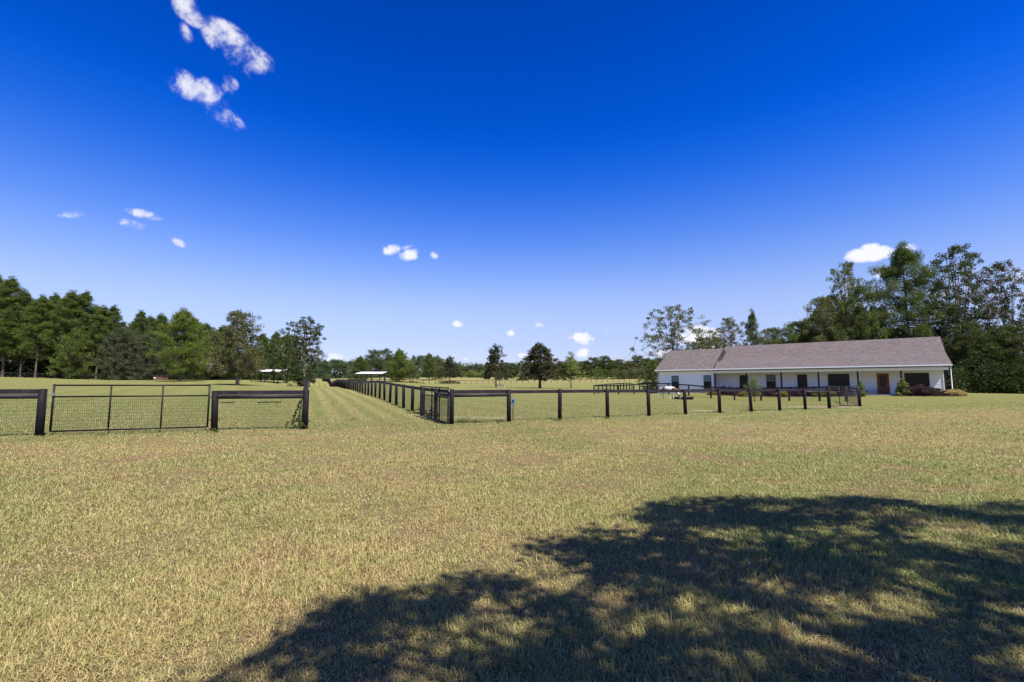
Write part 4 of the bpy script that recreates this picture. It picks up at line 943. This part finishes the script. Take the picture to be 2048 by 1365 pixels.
s = sof(1729, 1.7); q = EL+hu*s+hv*1.7; root = thing('plant_pot', 'small dark pot on the porch left of the grey bench', 'pot', (q.x, q.y, FL)); m = MB(); m.tube([(0,0,0),(0,0,.3),(0,0,.34)], [.13,.19,.2], 14); m.build('pot', M['blackmetal'], root)
# long low dark form in the paddock, modelled as an open tub
p = at(1365, 47.6); root = thing('low_dark_form', 'long low black trough shape on the grass right of the horse', 'trough', p, -.12)
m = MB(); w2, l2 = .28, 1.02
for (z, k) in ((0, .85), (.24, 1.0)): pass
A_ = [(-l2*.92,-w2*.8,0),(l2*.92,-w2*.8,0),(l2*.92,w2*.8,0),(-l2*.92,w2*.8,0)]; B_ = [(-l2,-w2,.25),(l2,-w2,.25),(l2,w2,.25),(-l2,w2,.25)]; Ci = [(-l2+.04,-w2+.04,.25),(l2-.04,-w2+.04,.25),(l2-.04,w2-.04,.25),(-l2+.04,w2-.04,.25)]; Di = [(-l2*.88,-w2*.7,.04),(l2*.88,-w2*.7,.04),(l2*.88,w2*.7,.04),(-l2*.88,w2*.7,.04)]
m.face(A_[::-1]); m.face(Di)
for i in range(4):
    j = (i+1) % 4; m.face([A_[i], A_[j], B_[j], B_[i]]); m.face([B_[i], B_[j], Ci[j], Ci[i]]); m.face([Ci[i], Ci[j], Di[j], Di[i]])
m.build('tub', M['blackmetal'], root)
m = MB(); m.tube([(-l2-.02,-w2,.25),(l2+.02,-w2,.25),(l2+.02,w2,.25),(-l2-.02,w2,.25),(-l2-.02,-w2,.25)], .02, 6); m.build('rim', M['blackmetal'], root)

# ------------------------------------------------------------------ horses
def horse_mat(name, c_white, c_patch, spots, lo=.48):
    m = bpy.data.materials.new(name); m.use_nodes = True; t = NT(m.node_tree); b = t.n['Principled BSDF']
    P = t.new('ShaderNodeTexCoord').outputs['Object']; n = t.noise(P, 2.6, 2, .5); tot = None
    for (x, y, z, r) in spots:
        d = t.vec('LENGTH', t.vec('SUBTRACT', P, (x, y, z))); k = t.math('SUBTRACT', 1.0, t.smooth(t.math('ADD', d, t.math('MULTIPLY', t.math('SUBTRACT', n, .5), .35)), r*.85, r))
        tot = k if tot is None else t.math('MAXIMUM', tot, k)
    t.put(b.inputs['Base Color'], t.mix(tot, c_white+(1,), c_patch+(1,))); b.inputs['Roughness'].default_value = .55; return m
def horse(label, loc, rz, sc, mat, mane_mat, name='horse'):
    root = thing(name, label, 'horse', loc, rz, None, (sc, sc, sc))
    sk = [((-.62,0,1.22),.27,.25),((-.30,0,1.20),.27,.27),((.08,0,1.13),.30,.31),((.46,0,1.14),.26,.30),((.74,0,1.17),.19,.26),((.96,0,1.02),.12,.19),((1.17,0,.76),.09,.145),((1.34,0,.54),.085,.12),
          ((1.46,0,.38),.085,.125),((1.50,0,.22),.06,.085),((1.50,0,.09),.055,.06)]
    V = [s[0] for s in sk]; Rr = [(s[1], s[2]) for s in sk]; E = [(i, i+1) for i in range(len(sk)-1)]
    def chain(start, pts):
        prev = start
        for p, r in pts: V.append(p); Rr.append((r, r)); E.append((prev, len(V)-1)); prev = len(V)-1
    for sgn, dx in ((1, .0), (-1, .16)):
        chain(0, [((-.72+dx*.4,.15*sgn,.98),.17),((-.60+dx,.16*sgn,.76),.105),((-.80+dx,.16*sgn,.50),.062),((-.76+dx,.16*sgn,.28),.042),((-.74+dx,.16*sgn,.12),.05),((-.69+dx,.16*sgn,.03),.058)])
    for sgn, dx in ((1, .0), (-1, -.24)):
        chain(3, [((.54+dx*.3,.15*sgn,.88),.13),((.56+dx*.7,.15*sgn,.66),.078),((.57+dx,.15*sgn,.44),.055),((.57+dx,.15*sgn,.26),.037),((.58+dx,.15*sgn,.12),.046),((.62+dx,.15*sgn,.03),.056)])
    me = bpy.data.meshes.new('body'); bm = bmesh.new(); ly = bm.verts.layers.skin.verify(); vs = [bm.verts.new(v) for v in V]
    for a, b_ in E: bm.edges.new((vs[a], vs[b_]))
    for i, v in enumerate(vs): v[ly].radius = Rr[i]; v[ly].use_root = (i == 0)
    bm.to_mesh(me); bm.free(); o = link('body', me, mat, root)
    md = o.modifiers.new('skin', 'SKIN'); md.use_smooth_shade = True; sd = o.modifiers.new('sub', 'SUBSURF'); sd.levels = 2; sd.render_levels = 2
    m = MB(); m.tube([(-.86,0,1.30),(-.97,0,1.18),(-1.02,0,.9),(-1.0,0,.6),(-.97,0,.38)], [.035,.06,.075,.06,.015], 8); m.build('tail', mane_mat, root)
    m = MB(); m.tube([(.72,0,1.42),(.95,0,1.21),(1.17,0,.91),(1.33,0,.69),(1.42,0,.56)], [.02,.045,.045,.04,.02], 6); m.build('mane', mane_mat, root)
    for s_ in (-1, 1): m = MB(); m.tube([(1.37,.06*s_,.60),(1.40,.085*s_,.68),(1.42,.08*s_,.74)], [.03,.028,.004], 6); m.build('ear', mat, root)
    for s_ in (-1, 1): m = MB(); m.tube([(1.45,.075*s_,.42),(1.455,.088*s_,.42)], [.02,.014], 8); m.build('eye', M['blackmetal'], root)
    return root
paint = horse_mat('paint_coat', (.74, .69, .68), (.17, .045, .02), [(-.70,-.12,1.12,.55),(.92,-.05,1.02,.34),(1.2,0,.7,.16),(1.48,0,.40,.18),(-.62,-.1,.75,.2)])
p = at(1336, 46.2); horse('white and chestnut paint horse grazing in the paddock before the house', p, R(-52), .86, paint, pmat('pale_mane', (.6, .52, .48), .7))
pie = horse_mat('black_and_white_coat', (.62, .58, .56), (.02, .018, .022), [(-.15,0,1.2,.42),(1.1,0,.8,.3),(.5,0,.9,.22)])
p = at(1001, 126); horse('small black and white pony grazing beside the slender pasture tree', p, R(-12), .74, pie, M['blackmetal'], 'pony')
print('objects', len(bpy.data.objects))
